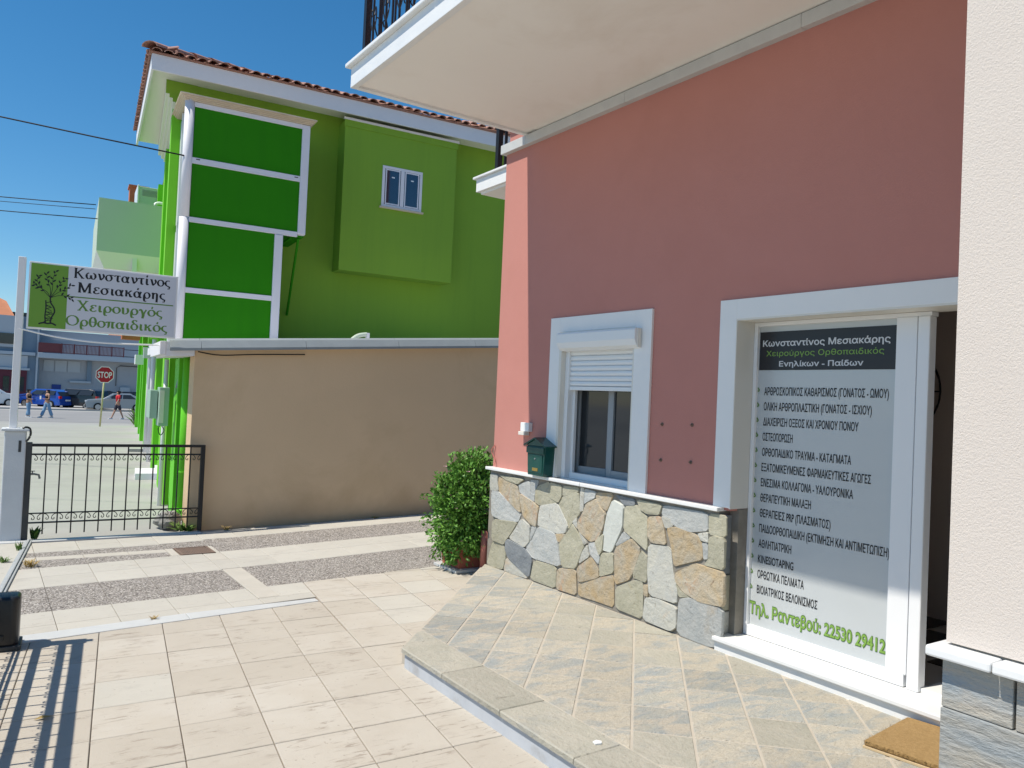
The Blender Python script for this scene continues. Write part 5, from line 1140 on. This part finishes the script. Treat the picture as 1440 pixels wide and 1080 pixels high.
ob().add([(-14, 94, 7.61), (2.75, 94, 7.61), (1.9, 98, 9.7), (1.2, 99, 10.1), (-14, 99, 10.1)], [(0, 1, 2, 3, 4)]).build('roof', 'roof_far', OB); ob().box(-14, 2.9, 94.3, 104, 7.0, 7.58).build('wall', 'far_wall', OB); ob().box(2.0, 4.0, 99, 104, 7, 8.7).build('rear_wall', 'car_dark', OB)
OC = thing('distant_white_house', 'small white house with orange roof glimpsed beneath the sign board', 'house', (14, 112, 0)); MB(Matrix.Translation((-14, -112, 0))).box(13, 22, 110, 118, -.6, 6.9).build('wall', 'trim_white', OC); MB(Matrix.Translation((-14, -112, 0))).add([(12.6, 109.6, 6.92), (22.4, 109.6, 6.92), (21, 114, 8.6), (14, 114, 8.6)], [(0, 1, 2, 3)]).build('roof', 'roof_far', OC)

# overhead wires
def wire(label, a, b, sag, r=.012):
    a, b = Vector(a), Vector(b); P = [a.lerp(b, t / 16) - Vector((0, 0, sag * 4 * (t / 16) * (1 - t / 16))) for t in range(17)]
    tag(MB().tube(P, r, 5).build('overhead_wire', 'wire', smooth=True), label, 'wire')
wire('highest black overhead wire, reaching the white framed bay of the green building', (-14, 20, 8.3), (2.08, 11.0, 4.72), .25, .010)
wire('middle black overhead wire ending just above the upper edge of the pale balcony', (-10, 26, 6.55), (1.6, 16.2, 4.93), .2, .009)
wire('thin black overhead wire just below the middle one', (-10, 27, 6.35), (1.6, 16.25, 4.86), .12, .006)
wire('lowest black overhead wire running behind the pale balcony', (-10, 26, 6.0), (1.7, 16.3, 4.70), .12, .009)

# ================================================================== PLANTS AND SMALL THINGS
# potted shrub at the house corner
PS = thing('potted_shrub', 'bushy green shrub with few pale pink flowers in a square terracotta planter at house corner', 'potted plant', (4.07, 6.72, gz(4.05, 6.75)))
MB().hexa([(-.13, -.12, .0), (.2, -.12, .0), (.2, .2, .0), (-.13, .2, .0)], [(-.16, -.15, .27), (.23, -.15, .27), (.23, .23, .27), (-.16, .23, .27)]).build('pot', 'terracotta', PS, bevel=.008)
MB().box(-.17, .24, -.16, .24, .27, .30).build('pot_rim', 'terracotta', PS, bevel=.006)
MB().box(-.2, .26, -.19, .26, -.0, .028).build('saucer', 'marble_old', PS, bevel=.004)
lr = random.Random(21)
def ellip(rng):
    while True:
        p = Vector((rng.uniform(-1, 1), rng.uniform(-1, 1), rng.uniform(-1, 1)))
        if p.length <= 1 and p.length > .35: return p
lobes = [((-.03, .0, .62), (.35, .32, .38)), ((-.14, -.04, .45), (.27, .26, .28)), ((.12, .05, .95), (.21, .20, .20)), ((-.13, -.02, .74), (.25, .22, .24)), ((.04, -.06, .38), (.30, .26, .18)), ((-.06, -.04, .24), (.30, .24, .13)), ((.06, -.08, .62), (.26, .24, .36))]
fol = [MB(), MB()]; brn = MB()
for li in range(620):
    c, r = lobes[lr.randrange(len(lobes))]; p = ellip(lr); tip = Vector((c[0] + p.x * r[0], c[1] + p.y * r[1], c[2] + p.z * r[2]))
    root = Vector((lr.uniform(-.04, .06), lr.uniform(-.04, .06), .30)); mid = root.lerp(tip, .5) + Vector((lr.uniform(-.04, .04), lr.uniform(-.04, .04), .05))
    if li % 3 == 0: brn.tube(curve([root, mid, tip], 2), [.006, .005, .004, .003, .002], 4)
    d0 = (tip - Vector((0, 0, .5))).normalized()
    for q in range(lr.randint(20, 27)):
        s = tip + Vector((lr.gauss(0, .034), lr.gauss(0, .034), lr.gauss(0, .034)))
        ax = (d0 + Vector((lr.gauss(0, .7), lr.gauss(0, .7), lr.gauss(.0, .7)))).normalized(); sd = ax.cross(Vector((lr.gauss(0, 1), lr.gauss(0, 1), lr.gauss(0, 1)))).normalized(); l = lr.uniform(.020, .054); w = l * lr.uniform(.26, .36); up = ax.cross(sd)
        fol[0 if lr.random() < .66 else 1].add([s, s + ax * l * .45 + sd * w + up * w * .3, s + ax * l, s + ax * l * .45 - sd * w + up * w * .3, s + ax * l * .45], [(0, 1, 4), (1, 2, 4), (2, 3, 4), (3, 0, 4)])
for sp_ in range(46):
    a_ = lr.uniform(0, 6.28); el_ = lr.uniform(-.2, 1.3); d_s = Vector((math.cos(a_) * math.cos(el_), math.sin(a_) * math.cos(el_), math.sin(el_))); s0_ = Vector((-.02, 0, .62)) + Vector((d_s.x * .31, d_s.y * .29, d_s.z * .42)); s1_ = s0_ + d_s * lr.uniform(.06, .15) + Vector((0, 0, lr.uniform(-.02, .05))); brn.tube([s0_ - d_s * .1, s0_, s1_], [.003, .0025, .0015], 4)
    for q in range(13):
        s = s0_.lerp(s1_, lr.random()); ax = (d_s + Vector((lr.gauss(0, .8), lr.gauss(0, .8), lr.gauss(0, .8)))).normalized(); sd = ax.cross(Vector((lr.gauss(0, 1), lr.gauss(0, 1), lr.gauss(0, 1)))).normalized(); l = lr.uniform(.02, .055); w = l * .3
        fol[lr.randrange(2)].add([s, s + ax * l * .45 + sd * w, s + ax * l, s + ax * l * .45 - sd * w], [(0, 1, 2, 3)])
stuff(fol[0].build('foliage', 'leaf', PS)); stuff(fol[1].build('foliage', 'leaf_light', PS)); stuff(brn.build('branches', 'twig', PS))
for a in ((-.30, -.06, 1.02), (-.24, -.20, .63), (-.30, -.14, .52), (-.02, -.26, .56), (-.12, -.2, .98), (.10, -.15, .95), (-.18, -.24, .32)):
    mb = MB()
    for k in range(9):
        t = k * 2.4; r = .006 + .0015 * k; mb.add([(a[0] + math.cos(t + e) * (r + f_), a[1] + math.sin(t + e) * (r + f_), a[2] + g_) for e, f_, g_ in ((-.4, 0, 0), (.4, 0, 0), (0, .012, .008))], [(0, 1, 2)])
    mb.build('flower', 'petal', PS)
dp = thing('terracotta_downpipe', 'short reddish downpipe standing in the corner between planter and stone wall', 'pipe', (4.12, 6.44, 0)); MB().tube([(0, 0, .06), (0, 0, .42)], .035, 14).build('pipe', 'pipe_pink', dp, smooth=True); MB().tube([(0, 0, .06), (-.03, -.03, .03)], .036, 14).build('outlet', 'pipe_pink', dp)
# dangling dry cable bits by the sill
tag(MB().tube(curve([(4.12, 6.33, 1.26), (4.10, 6.35, 1.20), (4.115, 6.31, 1.12), (4.10, 6.29, 1.07)], 5), .006, 5).build('cable_end', 'pipe_pink'), 'short curled pink painted cable end at the house corner above the sill', 'cable')
# rock and weeds by the gate
rk = bmesh.new(); bmesh.ops.create_icosphere(rk, subdivisions=3, radius=1); r9 = random.Random(9)
from mathutils import noise as mn
for v in rk.verts:
    q = v.co.copy(); v.co = Vector((q.x * .15, q.y * .13, q.z * .11)) * (1 + .35 * mn.noise(q * 1.7 + Vector((3, 1, 7))) + .12 * mn.noise(q * 6))
me = bpy.data.meshes.new('boulder'); rk.to_mesh(me); rk.free(); ro = link('boulder', me, 'rock'); ro.location = (1.93, 10.0, .09); tag(ro, 'rough grey boulder lying behind the gate beside the green column', 'rock')
def weed(name, label, loc, n, h, spread, m, cat='weed', w=.012, seed=1):
    r = random.Random(seed); mb = MB()
    for k in range(n):
        a = r.uniform(0, 6.28); l = h * r.uniform(.5, 1.1); s = spread * r.uniform(.3, 1); b = Vector((r.uniform(-.3, .3) * spread, r.uniform(-.3, .3) * spread, 0)); d = Vector((math.cos(a), math.sin(a), 0)); sd = Vector((-d.y, d.x, 0)) * w * r.uniform(.6, 1.2)
        p1 = b + d * s * .4 + Vector((0, 0, l * .6)); p2 = b + d * s + Vector((0, 0, l)); mb.add([b - sd * .4, b + sd * .4, p1 + sd, p1 - sd, p2], [(0, 1, 2, 3), (3, 2, 4)])
    o = mb.build(name, m); o.location = loc; return tag(o, label, cat)
weed('weed', 'leafy green weed at the foot of the black gate post', (.56, 9.72, 0), 26, .13, .10, 'weed', w=.016, seed=1)
weed('weed', 'broad patch of green weeds under the gate beside the green column', (2.05, 9.72, 0), 60, .10, .22, 'weed', w=.014, seed=2)
weed('weed', 'grassy weed growing out of the gate track near the pillar', (.40, 9.1, 0), 30, .10, .07, 'weed', w=.005, seed=3)
weed('weed', 'low dry and green weed left of the gate track', (.26, 8.55, 0), 30, .06, .09, 'weed', w=.006, seed=4)
weed('weed', 'dry brown weed tuft right of the gate track', (.45, 8.3, 0), 40, .06, .10, 'weed_dry', w=.006, seed=5)
weed('weed', 'tiny dry brown tuft at the foot of the beige wall near the gate', (2.5, 9.58, .01), 26, .05, .08, 'weed_dry', w=.006, seed=6)
weed('weed', 'tiny dry brown tuft at the foot of the beige wall near the shrub', (4.35, 9.45, .06), 26, .06, .08, 'weed_dry', w=.006, seed=7)
weed('weed', 'small brown weed in the pale strip near the gate shadow', (1.12, 6.13, 0), 22, .03, .05, 'weed_dry', w=.004, seed=8)
weed('weed', 'tall thin weed stalks rising behind the boulder', (1.98, 10.15, 0), 9, .55, .14, 'weed', w=.005, seed=9)
weed('weed', 'dark shrub like weeds at the far corner of the green front', (6.9, 44, -.5), 60, .9, .8, 'weed', w=.09, seed=10)
# white stone chip on the terrace edge and fallen leaf
lf = MB().prism([(0, 0), (.03, -.01), (.045, .01), (.03, .03), (.005, .025)], .006, 2).build('stone_chip', 'trim_white'); lf.location = (2.43, 2.77, TZ + .005); tag(lf, 'small white chip lying on the stone edge slab of the terrace', 'stone chip')
l2 = MB().add([(0, 0, 0), (.04, .015, .012), (.09, 0, .004), (.05, -.02, .01)], [(0, 1, 2, 3)]).build('fallen_leaf', 'weed_dry'); l2.location = (.30, 4.55, .004); tag(l2, 'curled brown dead leaf lying in the barred gate shadow', 'leaf')
